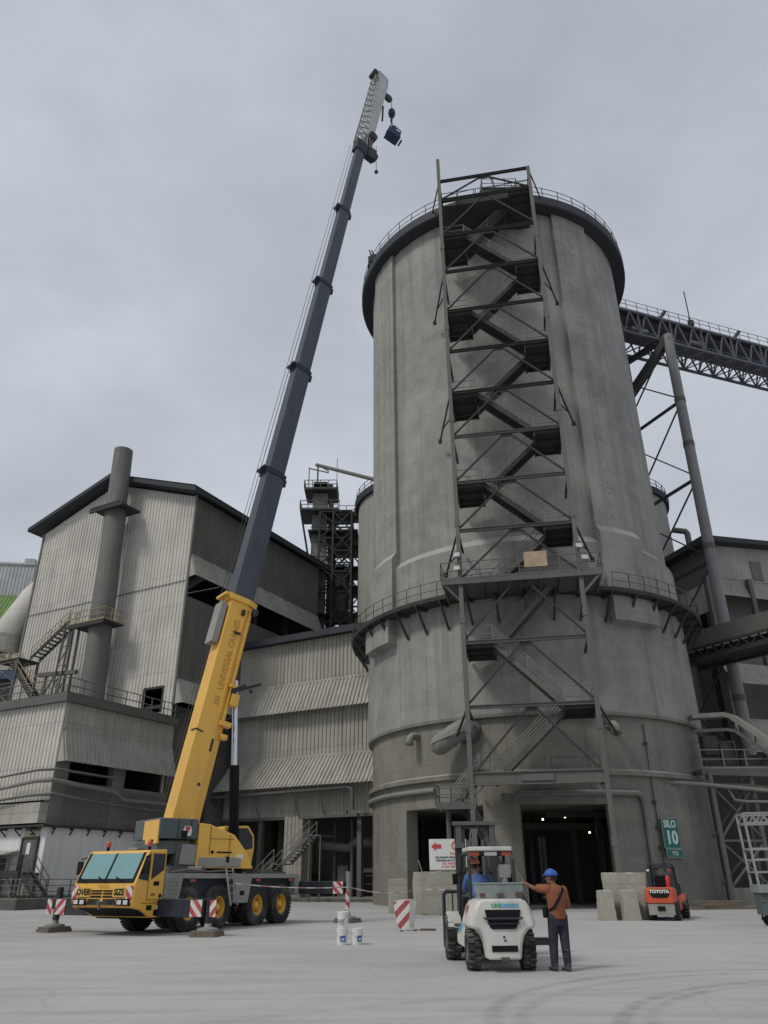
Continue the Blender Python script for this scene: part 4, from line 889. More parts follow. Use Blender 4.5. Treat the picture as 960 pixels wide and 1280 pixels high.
p = MB(); p.corr((-2.5,-2.8,11.8),(30,-2.8,11.8),(-2.5,-1.0,15.2),(30,-1.0,15.2),.34,.05,(0,-1,.5)); p.build('lower_skirt', MT['clad_mid'], bR)
for x in (-2,3.5,9,15): p = MB(); p.box(x,x+.5,-1.0,-.5,0,30); p.build('column', MT['steel_grey'], bR)
p = MB(); p.box(-9,30,1.0,1.2,0,13); p.build('ground_floor_wall', MT['cem_dark'], bR)
p = MB(); p.tube((8.5,-3,26.5),(9.6,-3.6,28.2),.22,8); p.tube((8.5,-3,26.5),(8.7,-3,22),.12,8); p.build('vent_pipe', MT['galv'], bR)
ga = thing('enclosed_gallery', (24.2,61.2,17.2), math.atan2(-6,4.0), 'dusty enclosed belt gallery reaching the silo walkway from the right', 'conveyor')
p = MB(); L_ = 16
p.box(0,L_,-.2,2.6,.9,2.3); p.build('gallery_casing', MT['steel_grey'], ga)
p = MB(); p.bar((0,-.3,0),(L_,-.3,0),.25,.3); p.bar((0,-.3,.85),(L_,-.3,.85),.2,.2); p.bar((0,2.6,0),(L_,2.6,0),.25,.3); p.box(0,L_,-.2,2.6,.2,.3)
for i in range(12): x = i*L_/12; p.bar((x,-.3,0),(x+L_/24,-.3,.85),.1); p.bar((x+L_/24,-.3,.85),(x+L_/12,-.3,0),.1)
p.build('gallery_truss', MT['steel_dark'], ga)
p = MB()
for i in range(20): x = .6+i*.78; p.box(x,x+.5,-.42,-.3,.62,.72)
p.build('idler_row', MT['steel_pale'], ga)
gw = thing('belt_gangway', (19.6,50.2,0), 0, 'grey inclined belt gangway with handrails coming down beside the silo', 'gangway')
p = MB(); pts = [(.5,.3,11.0),(2.6,.0,11.05),(3.0,-.3,10.9),(8.2,-6.5,3.6)]
for a_,b_ in zip(pts,pts[1:]): p.bar(a_,b_,.9,.28)
p.build('sheet_cover', MT['steel_pale'], gw)
p = MB(); 
for a_,b_ in zip(pts,pts[1:]): p.bar(V(*a_)-V(0,0,.9),V(*b_)-V(0,0,.9),.16,.2); 
for i in range(7): a_ = V(*pts[2]).lerp(V(*pts[3]),i/7); p.bar(a_,a_-V(0,0,.9),.07)
p.build('lower_chord', MT['steel_grey'], gw)
p = MB(); p.box(.2,6.,-.6,1.4,7.5,7.65); p.bar((.2,-.6,7.45),(8,-.6,7.2),.12,.3); p.bar((.2,-.65,6.75),(8,-.65,6.3),.1,.16); dk = p.build('side_platform', MT['steel_grey'], gw)
p = MB(); p.rail([(.3,-.6,7.65),(6,-.6,7.65)],1.15,.035,1.3); p.rail([(.3,1.2,7.65),(3.4,1.2,7.65)],1.9,.035,1.2); p.build('platform_railing', MT['steel_pale'], dk)
p = MB(); p.path([(-3.5,-1.2,6.9),(.0,-.9,6.7),(3,-.9,6.4),(6.5,-1.0,6.0)],.12,8); p.path([(1.6,-.7,6.5),(1.9,-.7,5.8),(2.6,-.8,5.7),(6,-1,5.6)],.08,8); p.build('pipe_run', MT['steel_pale'], gw, smooth=50)
p = MB(); p.box(1.0,1.9,.2,.9,8.6,9.8); p.tube((2.4,.4,7.7),(2.4,.4,9.3),.4,12); p.box(3.4,4.6,.2,1,7.7,8.6); p.build('drive_unit', MT['steel_dark'], gw)
lt_ = thing('lattice_trestle', (20.2,49.4,0), 0, 'braced steel trestle under the gangway right of the silo', 'trestle')
for x,y in ((0,0),(2.7,.4),(.6,3.2),(3.4,3.4)): p = MB(); p.bar((x,y,0),(x,y,7.4),.22); p.build('trestle_leg', MT['steel_grey'], lt_)
for z0,z1 in ((.9,3.4),(3.6,6.6)):
    for a_,b_ in (((0,0,z0),(2.7,.4,z1)),((2.7,.4,z0),(0,0,z1))): p = MB(); p.bar(a_,b_,.1); p.build('trestle_brace', MT['steel_grey'], lt_)
    p = MB(); p.bar((0,0,z1+.1),(2.7,.4,z1+.1),.12); p.build('trestle_brace', MT['steel_grey'], lt_)
    p = MB(); p.bar((.6,3.2,z0),(3.4,3.4,z1),.1); p.build('trestle_brace', MT['steel_grey'], lt_)
p = MB(); p.box(.3,5,.8,1.2,0,.95); p.build('low_wall', MT['cem'], lt_)
p = MB(); p.box(-1,9,7,7.2,0,9); p.build('back_sheeting', MT['steel_dark'], lt_)

t = thing('backdrop_shed', (6,79,0), 0, 'clad backdrop shed added behind the silo to block bright sky in its opening', 'building')  # backdrop added so no bright sky shows through the rear opening
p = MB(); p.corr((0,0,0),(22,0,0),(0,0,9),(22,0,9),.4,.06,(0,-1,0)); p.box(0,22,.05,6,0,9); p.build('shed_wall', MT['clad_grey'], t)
p = MB(); p.prism([(-.3,-.4,9),(22.3,-.4,9),(22.3,6.4,9),(-.3,6.4,9)],(0,0,.3)); p.build('shed_roof', MT['roof_dark'], t)
# ------------------------------------------------------------------ mobile crane
CR = rad(244)
crane = thing('mobile_crane', (-6.58,32.0,0), CR, 'yellow four axle mobile crane with its long boom raised, standing on outriggers', 'crane')
RM = Matrix.Translation((-6.58,32.0,0)) @ Matrix.Rotation(CR,4,'Z')
FS = RM.inverted() @ Matrix.Translation((-6.58,32.0,0)) @ Matrix.Rotation(math.atan2(.603,.797),4,'Z')
Y_, GR, DK, NB = MT['yellow'], MT['crane_grey'], MT['deck_grey'], MT['navy_box']
p = MB(); p.box(-4.0,4.3,-1.3,1.3,1.62,1.78); p.box(-4.1,-3.9,-1.25,1.25,1.2,1.62)
p.box(-3.9,4.2,-.55,.55,.75,1.62)
ck = p.build('chassis', DK, crane, bevel=.015)
for s in (1,-1):
    y0, y1 = (1.06,1.3) if s > 0 else (-1.3,-1.06)
    for q_ in ([(4.28,.52),(3.62,.52),(3.40,1.62),(4.28,1.62)],[(.42,.8),(-.42,.8),(-.62,1.62),(.62,1.62)],[(-3.75,1.0),(-4.0,1.0),(-4.0,1.62),(-3.65,1.62)]):
        p = MB(); p.prism([(x,y0,z) for x,z in q_],(0,y1-y0,0)); p.build('side_panel', DK, crane, bevel=.012)
    p = MB(); p.box(-3.7,3.6,s*.98-.02,s*.98+.02,.95,1.62); p.build('arch_liner', NB, crane)
p = MB(); p.box(-.15,.12,1.302,1.31,1.05,1.2); p.box(.62,.9,1.30,1.315,1.5,1.58); p.build('deck_marker', MT['black'], ck)
for x in (2.9,.9,-1.0,-3.3): p = MB(); p.box(x-.14,x+.14,1.302,1.325,1.52,1.60); p.build('marker_light', MT['beacon'], ck)
# checker-plate joints on the side panel, deck clutter
p = MB()
for i in range(9): p.box(3.55+.0*i,4.27,1.300,1.304,.62+i*.11,.628+i*.11)
for i in range(5): p.box(3.7+i*.12,3.708+i*.12,1.300,1.304,.56,1.6)
p.build('plate_joints', MT['steel_grey'], ck)
p = MB(); p.box(-3.6,-2.6,-.9,.9,1.78,1.86); p.box(-2.2,-1.4,.4,1.15,1.78,1.95); p.tube((2.0,-1.,1.9),(2.0,1.,1.9),.12,10); p.box(2.6,3.6,-.8,.8,1.78,2.0); p.path([(3.6,.9,1.82),(2.8,1.05,1.9),(1.6,.95,1.84),(.9,1.1,1.88)],.035,6); p.build('deck_gear', MT['steel_grey'], ck)
# wheels
w0 = None
for ax in (2.85,1.2,-1.2,-2.85):
    for s in (1,-1):
        if w0 is None:
            p = MB(); p.lathe([(.36,-.2),(.42,-.235),(.60,-.235),(.675,-.19),(.70,-.12),(.70,.12),(.675,.19),(.60,.235),(.42,.235),(.36,.2)],40,closed_prof=True)
            for i in range(36):
                a_ = 2*math.pi*i/36
                for z_,o_ in ((-.14,0),(.14,.5)):
                    b_ = a_+o_*2*math.pi/36; c_ = V(.70*math.cos(b_),.70*math.sin(b_),z_); d_ = V(math.cos(b_),math.sin(b_),0)
                    p.bar(c_-d_*.018+V(0,0,-.085), c_-d_*.018+V(0,0,.085),.07,.048,up=d_)
            RW = Matrix.Rotation(math.pi/2,4,'X')
            w0 = p.build('wheel', MT['rubber'], crane, M=RW, smooth=35)
            p = MB(); p.lathe([(.37,-.2),(.37,.17),(.34,.19),(.32,.15),(.30,.0),(.14,.0),(.13,.12),(.10,.17),(.001,.18)],28)
            rm_ = p.build('rim', Y_, w0, M=RW.inverted(), smooth=35)
            p = MB()
            for i in range(10): a_ = 2*math.pi*i/10; p.tube((.22*math.cos(a_),.22*math.sin(a_),-.02),(.22*math.cos(a_),.22*math.sin(a_),.05),.022,6)
            for i in range(8): a_ = 2*math.pi*(i+.5)/8; p.tube((.265*math.cos(a_),.265*math.sin(a_),-.01),(.265*math.cos(a_),.265*math.sin(a_),.012),.026,8)
            p.build('wheel_nuts', MT['black'], w0, M=RW.inverted())
            o = w0
        else: o = copy_tree(w0, crane)
        o.location = (ax, s*1.02, .70); o.rotation_euler = (rnd.uniform(-.0,.0), rnd.uniform(0,6), 0 if s > 0 else math.pi)
        if s < 0: o.rotation_euler = (0,rnd.uniform(0,6),math.pi)
# outriggers
def outrigger(x, s, z0, z1, reach, lab=None):
    p = MB(); a_, b_ = s*1.0, s*(reach-.1); p.box(x-.2,x+.2,min(a_,b_),max(a_,b_),z0,z1)
    o = p.build('outrigger_beam', NB, crane, bevel=.015)
    q = MB(); q.tube((x,s*reach,.3),(x,s*reach,z0+.1),.07,12); q.tube((x,s*reach,z0-.15),(x,s*reach,z1+(.05 if s>0 and x>0 else .35)),.115 if x>0 else .09,14); q.build('jack', NB if z0 < 1 else DK, o, smooth=40)
    q = MB(); q.lathe([(.001,.17),(.33,.17),(.33,.22),(.12,.26),(.1,.36),(.001,.36)],20,c=(x,s*reach)); q.build('float_plate', MT['galv'], o, smooth=30)
    q = MB(); ya, yb = sorted((s*(reach-.58), s*(reach-.13))); q.box(x+.203,x+.225,ya,yb,z0+.02,z1-.02); q.build('chevron_plate', MT['chev'] if s>0 else MT['chev_y'], o)
    if x > 0:
        q = MB(); q.box(x+.13,x+.15, *sorted((s*(reach+.13),s*(reach+.36))), z0+.02,z1-.02); q.build('chevron_plate', MT['chev_y'] if s>0 else MT['chev'], o)
    else:
        q = MB(); q.tube((x+.05,s*reach,.36),(x+.05,s*reach,1.1),.085,12); q.build('jack_tape', MT['chev'], o)
    w_ = RM @ V(x, s*reach, 0)
    t = MB(); 
    for i in range(4): t.box(-.44,.44,-.40+i*.202,-.21+i*.202,.0,.10)
    for i in range(4): t.box(-.40+i*.202,-.21+i*.202,-.38,.38,.103,.165)
    m_ = t.build('timber_mat', MT['wood'], bevel=.008); m_.location = w_; m_.rotation_euler = (0,0,CR+rnd.uniform(-.3,.3))
    return m_
ol = [outrigger(4.36,1,.52,1.03,3.25), outrigger(4.36,-1,.52,1.03,3.3), outrigger(-4.25,1,1.02,1.5,3.5), outrigger(-4.25,-1,1.02,1.5,3.3)]
for o,l in zip(ol,('brown timber mat under the outrigger nearest the camera','brown timber mat under the outrigger at the crane cab far left','brown timber mat under the rear outrigger with red and white tape','timber mat under the hidden far rear outrigger of the crane')): tag(o,l,'timber mat','timber mats under the outriggers')
# carrier cab
p = MB(); prof = [(5.62,.80),(5.70,.98),(5.66,1.5),(5.22,2.40),(5.12,2.46),(4.32,2.50),(4.32,.50),(4.75,.50),(5.2,.72)]
p.prism([(x,-1.3,z) for x,z in prof],(0,2.6,0)); cab = p.build('carrier_cab', Y_, crane, bevel=.045)
def slab_on(x0,z0,x1,z1,ya,yb,off,th=.02):
    """panel on a face that runs from (x0,z0) up to (x1,z1)"""
    d = V(x1-x0,0,z1-z0).normalized(); n_ = V(d.z,0,-d.x)
    a_ = V(x0,0,z0)+n_*off; b_ = V(x1,0,z1)+n_*off
    return [V(a_.x,ya,a_.z),V(a_.x,yb,a_.z),V(b_.x,yb,b_.z),V(b_.x,ya,b_.z)], n_*th
q_, n_ = slab_on(5.645,1.545,5.235,2.37,-1.16,1.16,-.008); q_[2].y, q_[3].y = 1.10,-1.10
p = MB(); p.prism(q_, n_); ws = p.build('windscreen', MT['glass_teal'], cab)
q_, n_ = slab_on(5.645,1.545,5.235,2.37,-.035,.035,.014,.01); p = MB(); p.prism(q_, n_)
for (ya,yb,x0,z0,x1,z1) in ((-1.22,-1.12,5.655,1.52,5.225,2.39),(1.12,1.22,5.655,1.52,5.225,2.39)): q2,n2 = slab_on(x0,z0,x1,z1,ya,yb,.004,.012); p.prism(q2,n2)
q2,n2 = slab_on(5.66,1.50,5.61,1.62,-1.2,1.2,.005,.012); p.prism(q2,n2)
p.build('windscreen_seal', MT['black'], ws)
p = MB(); p.bar((4.34,1.327,1.02),(5.08,1.327,1.02),.008,.012); p.bar((4.36,1.303,.92),(5.3,1.303,.92),.01,.014); p.bar((5.10,1.303,.98),(5.10,1.303,2.4),.01,.012); p.bar((5.69,-1.28,1.08),(5.69,1.28,1.08),.012,.014); p.build('panel_gap', MT['black'], cab)
p = MB(); p.box(4.5,4.62,1.315,1.33,.74,.84); p.build('warning_plate', MT['white_clean'], cab)
for y in (-.75,.1,.85): p = MB(); p.bar((5.70,y,1.52),(5.61,y-.45,1.68),.02,.03); p.build('wiper', MT['black'], cab)
p = MB(); p.prism([(5.30,1.285,2.28),(5.56,1.285,1.62),(5.12,1.285,1.56),(5.12,1.285,2.34)],(0,.03,0)); p.build('quarter_window', MT['glass_dark'], cab)
p = MB(); p.box(4.38,5.06,1.29,1.325,.98,2.42); dr = p.build('cab_door', Y_, cab, bevel=.01)
p = MB(); p.prism([(4.44,1.30,2.36),(5.0,1.30,2.36),(5.0,1.30,1.60),(4.44,1.30,1.88)],(0,.04,0)); p.build('door_window', MT['glass_dark'], dr)
p = MB(); p.box(4.62,4.86,1.32,1.345,1.42,1.54); p.build('door_handle', MT['black'], dr)
p = MB(); p.box(4.75,4.95,1.302,1.33,1.12,1.2); p.build('side_marker', MT['beacon'], cab)
p = MB(); p.tube((4.5,1.29,1.12),(4.5,1.33,1.12),.07,12); p.build('filler_cap', MT['black'], cab)
for b_ in ((4.42,4.7,1.29,1.315,.56,.72),(4.82,5.05,1.29,1.315,.72,.86)): p = MB(); p.box(*b_); p.build('step_recess', MT['black'], cab)
for y in (-.92,.92):
    p = MB(); p.box(5.66,5.735,y-.27,y+.27,.86,1.06); hl = p.build('headlight', MT['black'], cab)
    for dy in (-.13,.13): p = MB(); p.box(5.73,5.75,y+dy-.085,y+dy+.085,.90,1.02); p.build('lamp_lens', MT['lampglass'], hl)
p = MB(); 
for a_,b_ in ((-.6,-.08),(.08,.6)): p.prism([(5.69,a_,.88),(5.69,b_,.88),(5.69,b_*.96,1.05),(5.69,a_*.96,1.05)],(.035,0,0))
p.build('bumper_step', MT['rubber'], cab)
p = MB()
for z in (1.12,1.2,1.28):
    for a_,b_ in ((-.48,-.03),(.03,.48)): p.box(5.66,5.705,a_,b_,z-.022,z+.022)
p.build('grille_slots', MT['black'], cab)
def cabtext(s_,y,z,size,mat,sx=1.,off=.008): return text('lettering',s_,size,mat,cab,frame((5.722,y,z),(0,1,0),(1,0,.08)),sx=sx,off=off)
for y,s_ in ((-.80,'OVER'),(.72,'SIZE')):
    p = MB(); p.box(5.685,5.715,y-.27,y+.27,1.11,1.37); p.build('oversize_plate', plain('plate_yellow',(.62,.42,.10),.5), cab); cabtext(s_,y,1.24,.25,MT['black'],.92)
cabtext('TEREX',.02,1.42,.11,MT['yellow_text'],1.5,.0)
for y,m_ in ((1.13,'chev'),(-1.17,'chev_y')): p = MB(); p.box(5.69,5.708,y-.13,y+.13,1.02,1.42); p.build('chevron_plate', MT[m_], cab)
p = MB(); p.tube((5.66,0,.95),(5.82,0,.93),.05,8); p.bar((5.76,0,.98),(5.76,0,.75),.06); p.build('tow_hook', MT['steel_grey'], cab)
for x,y in ((4.75,-.95),(4.6,.75)): p = MB(); p.tube((x,y,2.47),(x,y,2.6),.05,10); b_ = p.build('beacon_base', MT['black'], cab); p = MB(); p.lathe([(.09,2.6),(.085,2.72),(.05,2.78),(.001,2.79)],14,c=(x,y)); p.build('beacon_lens', MT['beacon'], b_, smooth=40)
p = MB(); p.box(4.4,4.9,.1,.5,2.5,2.56); p.build('roof_hatch', DK, cab)
p = MB(); p.prism([(5.6,-1.15,.8),(5.15,-1.15,.66),(4.6,-1.15,.45),(3.6,-1.0,.42),(3.6,-1.0,1.0),(5.6,-1.15,1.0)],(0,2.3,0)); p.build('underbody', MT['black'], crane)
for y in (1.45,-1.45): p = MB(); p.bar((5.15,y*.9,2.3),(5.4,y,2.2),.03); p.box(5.36,5.42,y-.1,y+.1,1.75,2.15); p.build('mirror', MT['black'], cab)
# access ladder
p = MB()
for x in (.82,1.22): p.bar((x,1.42,1.95),(x,1.75,.75),.04,.05)
for i in range(5): z = .9+i*.24; p.bar((.82,1.75-(z-.75)*.275,z),(1.22,1.75-(z-.75)*.275,z),.03)
p.build('ladder', MT['galv'], crane)
# superstructure
def sup(mb,name,mat,parent=None,**k): return mb.build(name,mat,parent or crane,M=FS,**k)
p = MB(); p.lathe([(1.05,1.76),(1.05,1.9),(.95,2.0),(.001,2.0)],32); sup(p,'turntable',MT['black'],smooth=30)
p = MB(); p.prism([(-1.38,-1.25,1.95),(-1.38,-1.25,3.48),(-.95,-1.25,3.45),(.1,-1.25,3.1),(.66,-1.25,2.5),(.95,-1.25,1.95)],(0,.75,0)); hs_ = sup(p,'engine_housing',Y_,bevel=.03)
p = MB(); p.box(-1.36,.95,-.5,.45,1.95,2.5); p.prism([(-2.2,-.55,2.5),(-2.2,-.55,3.3),(-1.3,-.55,3.75),(-1.0,-.55,3.4),(.6,-.55,2.5)],(0,.08,0)); p.prism([(-2.2,.47,2.5),(-2.2,.47,3.3),(-1.3,.47,3.75),(-1.0,.47,3.4),(.6,.47,2.5)],(0,.08,0)); sup(p,'slewing_frame',Y_,bevel=.02)
p = MB(); p.box(-1.3,.3,-1.29,-1.24,1.98,2.32); p.box(-.55,.4,-1.31,-1.28,2.02,2.3); sup(p,'side_box',DK,hs_,bevel=.01)
p = MB(); p.bar((-.9,-1.262,2.4),(-.9,-1.262,3.4),.012,.012); p.bar((-.1,-1.262,2.35),(-.1,-1.262,3.1),.012,.012); p.bar((-.9,-1.262,2.95),(.05,-1.262,2.95),.012,.012); sup(p,'panel_gap',MT['black'],hs_)
p = MB(); p.tube((-.78,-1.24,2.5),(-.78,-1.27,2.5),.06,10); p.box(-.6,.0,-1.27,-1.25,2.47,2.52); p.box(-.22,-.1,-1.32,-1.25,2.15,2.35); sup(p,'small_badge',MT['black'],hs_)
p = MB(); p.box(.22,.48,-1.27,-1.25,2.28,2.42); sup(p,'notice_plate',MT['white_clean'],hs_)
p = MB(); p.prism([(.5,.45,1.95),(.5,.45,3.52),(1.55,.45,3.55),(1.82,.45,3.2),(1.86,.45,2.7),(1.75,.45,1.95)],(0,.85,0)); oc = sup(p,'operator_cab',Y_,bevel=.05)
p = MB(); p.prism([(.62,.435,2.95),(.62,.435,3.44),(1.5,.435,3.46),(1.74,.435,3.15),(1.77,.435,2.72),(1.2,.435,2.6),(.9,.435,2.8)],(0,.03,0)); sup(p,'cab_window',MT['glass_dark'],oc)
p = MB(); p.prism([(1.86,.5,2.7),(1.83,.5,3.18),(1.83,1.25,3.18),(1.86,1.25,2.7)],(.02,0,0)); sup(p,'front_window',MT['glass_dark'],oc)
p = MB(); p.box(-2.9,-1.42,-1.25,1.25,2.92,3.62); cw = sup(p,'counterweight',GR,bevel=.04)
p = MB(); p.box(-2.92,-2.88,-1.18,.25,2.9,3.56); sup(p,'rear_cover',Y_,cw,bevel=.01)
for y0,y1 in ((-1.22,-.9),(-.5,-.1)): p = MB(); p.box(-2.95,-2.88,y0,y1,2.76,2.92); sup(p,'cover_bracket',Y_,cw)
p = MB(); p.box(-2.85,-1.6,-1.1,1.2,2.42,2.86); sup(p,'lower_counterweight',GR,bevel=.03)
p = MB(); p.bar((-2.2,-1.262,2.95),(-2.2,-1.262,3.6),.015,.015); p.bar((-1.7,-1.262,2.95),(-1.7,-1.262,3.6),.015,.015); p.box(-2.05,-1.85,-1.3,-1.25,2.95,3.2); sup(p,'weight_gap',MT['black'],cw)
p = MB(); p.prism([(-1.98,-1.265,3.02),(-1.7,-1.265,3.02),(-1.67,-1.265,3.2),(-1.72,-1.265,3.36),(-1.96,-1.265,3.36),(-2.01,-1.265,3.2)],(0,-.012,0)); mk = sup(p,'warning_plate',MT['white_clean'],cw)
p = MB(); p.prism([(-1.95,-1.28,3.34),(-1.73,-1.28,3.34),(-1.84,-1.28,3.1)],(0,-.008,0)); sup(p,'red_triangle',MT['red'],mk)
p = MB(); p.box(-2.15,-1.15,-1.15,-.5,2.02,2.78); cbx = sup(p,'cabinet',GR,bevel=.02)
p = MB(); p.prism([(-2.02,-1.16,2.1),(-1.32,-1.16,2.06),(-1.32,-1.16,2.72),(-1.95,-1.16,2.76)],(0,-.03,0)); sup(p,'cabinet_door',DK,cbx)
p = MB(); p.tube((-2.75,-.6,1.8),(-2.75,-.6,2.9),.09,10); p.tube((-2.4,-.9,1.95),(-1.2,-1.0,1.95),.16,12); p.box(-2.6,-1.5,-.5,.9,1.8,2.4); sup(p,'hydraulic_parts',MT['steel_navy'])
# boom
EL = rad(79.6)
BMx = FS @ Matrix.Translation((-1.6,0,3.36)) @ Matrix(((math.cos(EL),0,-math.sin(EL),0),(0,1,0,0),(math.sin(EL),0,math.cos(EL),0),(0,0,0,1)))
def bm(mb,name,mat,parent=None,**k): return mb.build(name,mat,parent or crane,M=BMx,**k)
def bsec(x,w,d): return [V(x,-w/2,d/2),V(x,w/2,d/2),V(x,w/2,-d*.18),V(x,w*.30,-d/2),V(x,-w*.30,-d/2),V(x,-w/2,-d*.18)]
p = MB(); p.loft([bsec(-.7,.7,.75),bsec(.2,.9,1.2),bsec(9.6,.9,1.2)]); base = bm(p,'base_boom_section',Y_,bevel=.03)
p = MB(); p.loft([bsec(9.35,1.1,1.42),bsec(9.6,1.1,1.42)]); p.box(9.48,9.6,-.5,.5,.6,.95); bm(p,'boom_collar',Y_,base,bevel=.015)
p = MB(); p.box(4.3,9.2,-.50,-.45,-.18,-.12); p.box(4.2,9.2,-.52,-.45,-.42,-.36); p.box(4.9,5.4,-.56,-.2,-.85,-.5); p.box(4.0,4.2,-.55,-.2,-.8,-.3); p.box(5.6,5.75,-.58,-.2,-.7,-.3); p.box(3.5,3.7,-.5,-.2,-.78,-.5); bm(p,'side_rib',Y_,base,bevel=.01)
for b_ in ((8.8,9.05,-.55,-.42,-.15,.0),(7.9,8.0,-.52,-.42,-.2,.1),(9.0,9.25,-.6,-.3,-.72,-.5),(2.9,3.4,-.462,-.45,-.25,-.15)): p = MB(); p.box(*b_); bm(p,'boom_fitting',MT['steel_dark'],base)
p = MB(); p.tube((1.6,-.46,-.1),(1.6,-.44,-.1),.07,10); bm(p,'pin_cap',MT['steel_dark'],base)
p = MB(); p.box(7.3,9.15,-.35,.35,.68,.95); bm(p,'stowed_panel',DK,base)
p = MB(); p.bar((5.5,-.5,-.55),(6.1,-.75,-1.55),.12); p.bar((5.45,-.5,-.45),(5.85,-.6,-.95),.18); p.bar((5.75,-.62,-1.2),(5.6,-.62,-1.3),.08); bm(p,'folded_bracket',MT['steel_dark'],base)
p = MB(); p.path([(3.55,-.47,.3),(3.6,-.47,.62),(3.6,.0,.63)],.025,6); bm(p,'hose',MT['steel_dark'],base)
def bt(s_,x,z,size,mat,**k): return text('lettering',s_,size,mat,base,BMx @ frame((x,-.4535,z),(1,0,0),(0,-1,0)),extrude=.003,**k)
bt('UNIVERSAL CRANES',6.95,.06,.37,MT['yellow_text'],sx=.94,off=.008,align='CENTER')
for i in range(3): p = MB(); p.prism([(4.75+i*.13,-.452,-.05),(4.82+i*.13,-.452,-.05),(4.86+i*.13,-.452,.2),(4.79+i*.13,-.452,.2)],(0,-.004,0)); bm(p,'stripe_mark',MT['yellow_text'],base)
dims = [(.78,1.04),(.70,.94),(.62,.85),(.56,.76),(.50,.68)]
xs_ = [9.6,16.65,23.65,30.6,37.6,44.4]
for k,(w_,d_) in enumerate(dims):
    p = MB(); p.loft([bsec(xs_[k]-.1,w_,d_),bsec(xs_[k+1],w_,d_)]); s_ = bm(p,'boom_section',MT['boom_navy'],bevel=.02)
    if k < 4:
        p = MB(); p.loft([bsec(xs_[k+1]-.28,w_*1.1,d_*1.07),bsec(xs_[k+1],w_*1.16,d_*1.12)]); p.box(xs_[k+1]-.12,xs_[k+1],-w_*.5,w_*.5,d_*.5,d_*.5+.28); p.tube((xs_[k+1]-.5,-.1,-d_*.58),(xs_[k+1]-.15,-.1,-d_*.58),.1,10); bm(p,'boom_collar',MT['steel_navy'],s_,bevel=.01)
    p = MB()
    p.box(xs_[k]+1.2,xs_[k+1]-.8,-w_/2-.006,-w_/2+.01,d_*.37,d_*.395)
    bm(p,'wear_strip',MT['steel_grey'],s_)
# luffing cylinder
def bp(x,y,z): return BMx @ V(x,y,z)
A_ = FS @ V(.72,0,2.35); B_ = bp(6.1,0,-.72)
mid = A_.lerp(B_,.50)
p = MB(); p.tube(A_,mid,.20,16); p.tube(A_-(B_-A_).normalized()*.25,A_,.26,12); lc = p.build('luffing_cylinder', MT['black'], crane, smooth=40)
p = MB(); p.tube(mid,B_,.125,16); p.build('cylinder_rod', MT['chrome'], lc, smooth=40)
p = MB(); d_ = (B_-A_).normalized(); off_ = FS.to_3x3() @ V(0,-.3,0); p.tube(A_+off_,A_+off_+d_*1.9,.03,6); p.path([A_+off_*1.2+d_*.2,A_+off_*1.5+d_*.8,A_+off_*1.1+d_*1.4,A_+off_*.9+d_*2.4],.03,6); p.build('hydraulic_hose', MT['black'], lc)
# jib at the tip
p = MB(); p.loft([bsec(44.0,.6,.95),bsec(45.0,.62,1.0)]); p.box(44.2,45.2,-.25,.25,-1.15,-.5); p.tube((44.7,-.2,-.95),(44.7,.2,-.95),.42,18); hd_ = bm(p,'boom_head',MT['steel_navy'],bevel=.015)
p = MB()
zc = (.62,-.15)
for y in (-.25,.25): p.bar((45.0,y,.52),(53.4,y*.8,.45),.08); p.bar((45.0,y,-.2),(53.6,y*.8,-.1),.08)
n = 12
for i in range(n):
    a_ = 45+8.4*i/n; b_ = 45+8.4*(i+1)/n
    for y in (-.24,.24): p.bar((a_,y,.52),((a_+b_)/2,y,-.18),.05); p.bar(((a_+b_)/2,y,-.18),(b_,y,.52),.05)
    p.bar((a_,-.24,.52),(a_,.24,.52),.045)
for i in range(5): p.bar((45,-.25,-.75+i*.22),(46,-.25,-.55+i*.2),.05)
jb = bm(p,'lattice_jib',MT['galv'])
p = MB(); p.prism([(46.2,-.3,-.12),(46.2,-.3,-.62),(53.1,-.28,-.74),(53.9,-.28,-.66),(54.2,-.28,.2),(53.6,-.28,.5),(53.2,-.28,.1)],(0,.56,0)); bm(p,'jib_panel',MT['white_clean'] if False else MT['clad_white'],jb,bevel=.01)
for a_,b_,r_ in (((53.6,-.35,.52),(53.6,.35,.52),.22),((46.3,-.4,-.55),(46.3,.4,-.55),.33)): p = MB(); p.tube(a_,b_,r_,14); bm(p,'jib_sheave',MT['steel_dark'],jb)
p = MB(); p.tube((52.3,-.12,-1.12),(52.3,.12,-1.12),.30,16); p.bar((52.3,0,-1.1),(52.6,0,-.7),.2); bm(p,'jib_sheave',MT['steel_dark'],jb)
p = MB(); p.bar((50.9,0,-.85),(49.2,0,-1.08),.1); bm(p,'jib_bracket',MT['steel_dark'],jb)
rope_top = bp(52.3,0,-1.42)
p = MB(); p.tube(bp(.6,-.2,.95),bp(44.3,-.15,.62),.018,5); p.tube(bp(.6,.15,.95),bp(44.3,.1,.75),.014,5); p.build('hoist_rope', MT['rope'], crane)
a_ = bp(45.7,-.2,-1.0); p = MB(); p.tube(a_,a_-V(0,0,2.5),.02,5); p.ball(a_-V(0,0,2.6),.14,6); p.build('aux_rope', MT['rope'], crane)
p = MB(); p.tube(rope_top,rope_top-V(0,0,1.2),.025,6); p.lathe([(.02,.55),(.2,.38),(.26,.1),(.2,-.2),(.05,-.32),(.001,-.35)],14,c=(0,0)) if False else None
hk = p.build('load_rope', MT['rope'], crane)
p = MB(); p.lathe([(.02,.5),(.22,.35),(.28,.05),(.22,-.25),(.06,-.38),(.001,-.4)],14); p.tube((0,0,-.35),(0,0,-.75),.07,8); p.path([(0,0,-.7),(.16,0,-.85),(.1,0,-1.05),(-.08,0,-1.0)],.05,6)
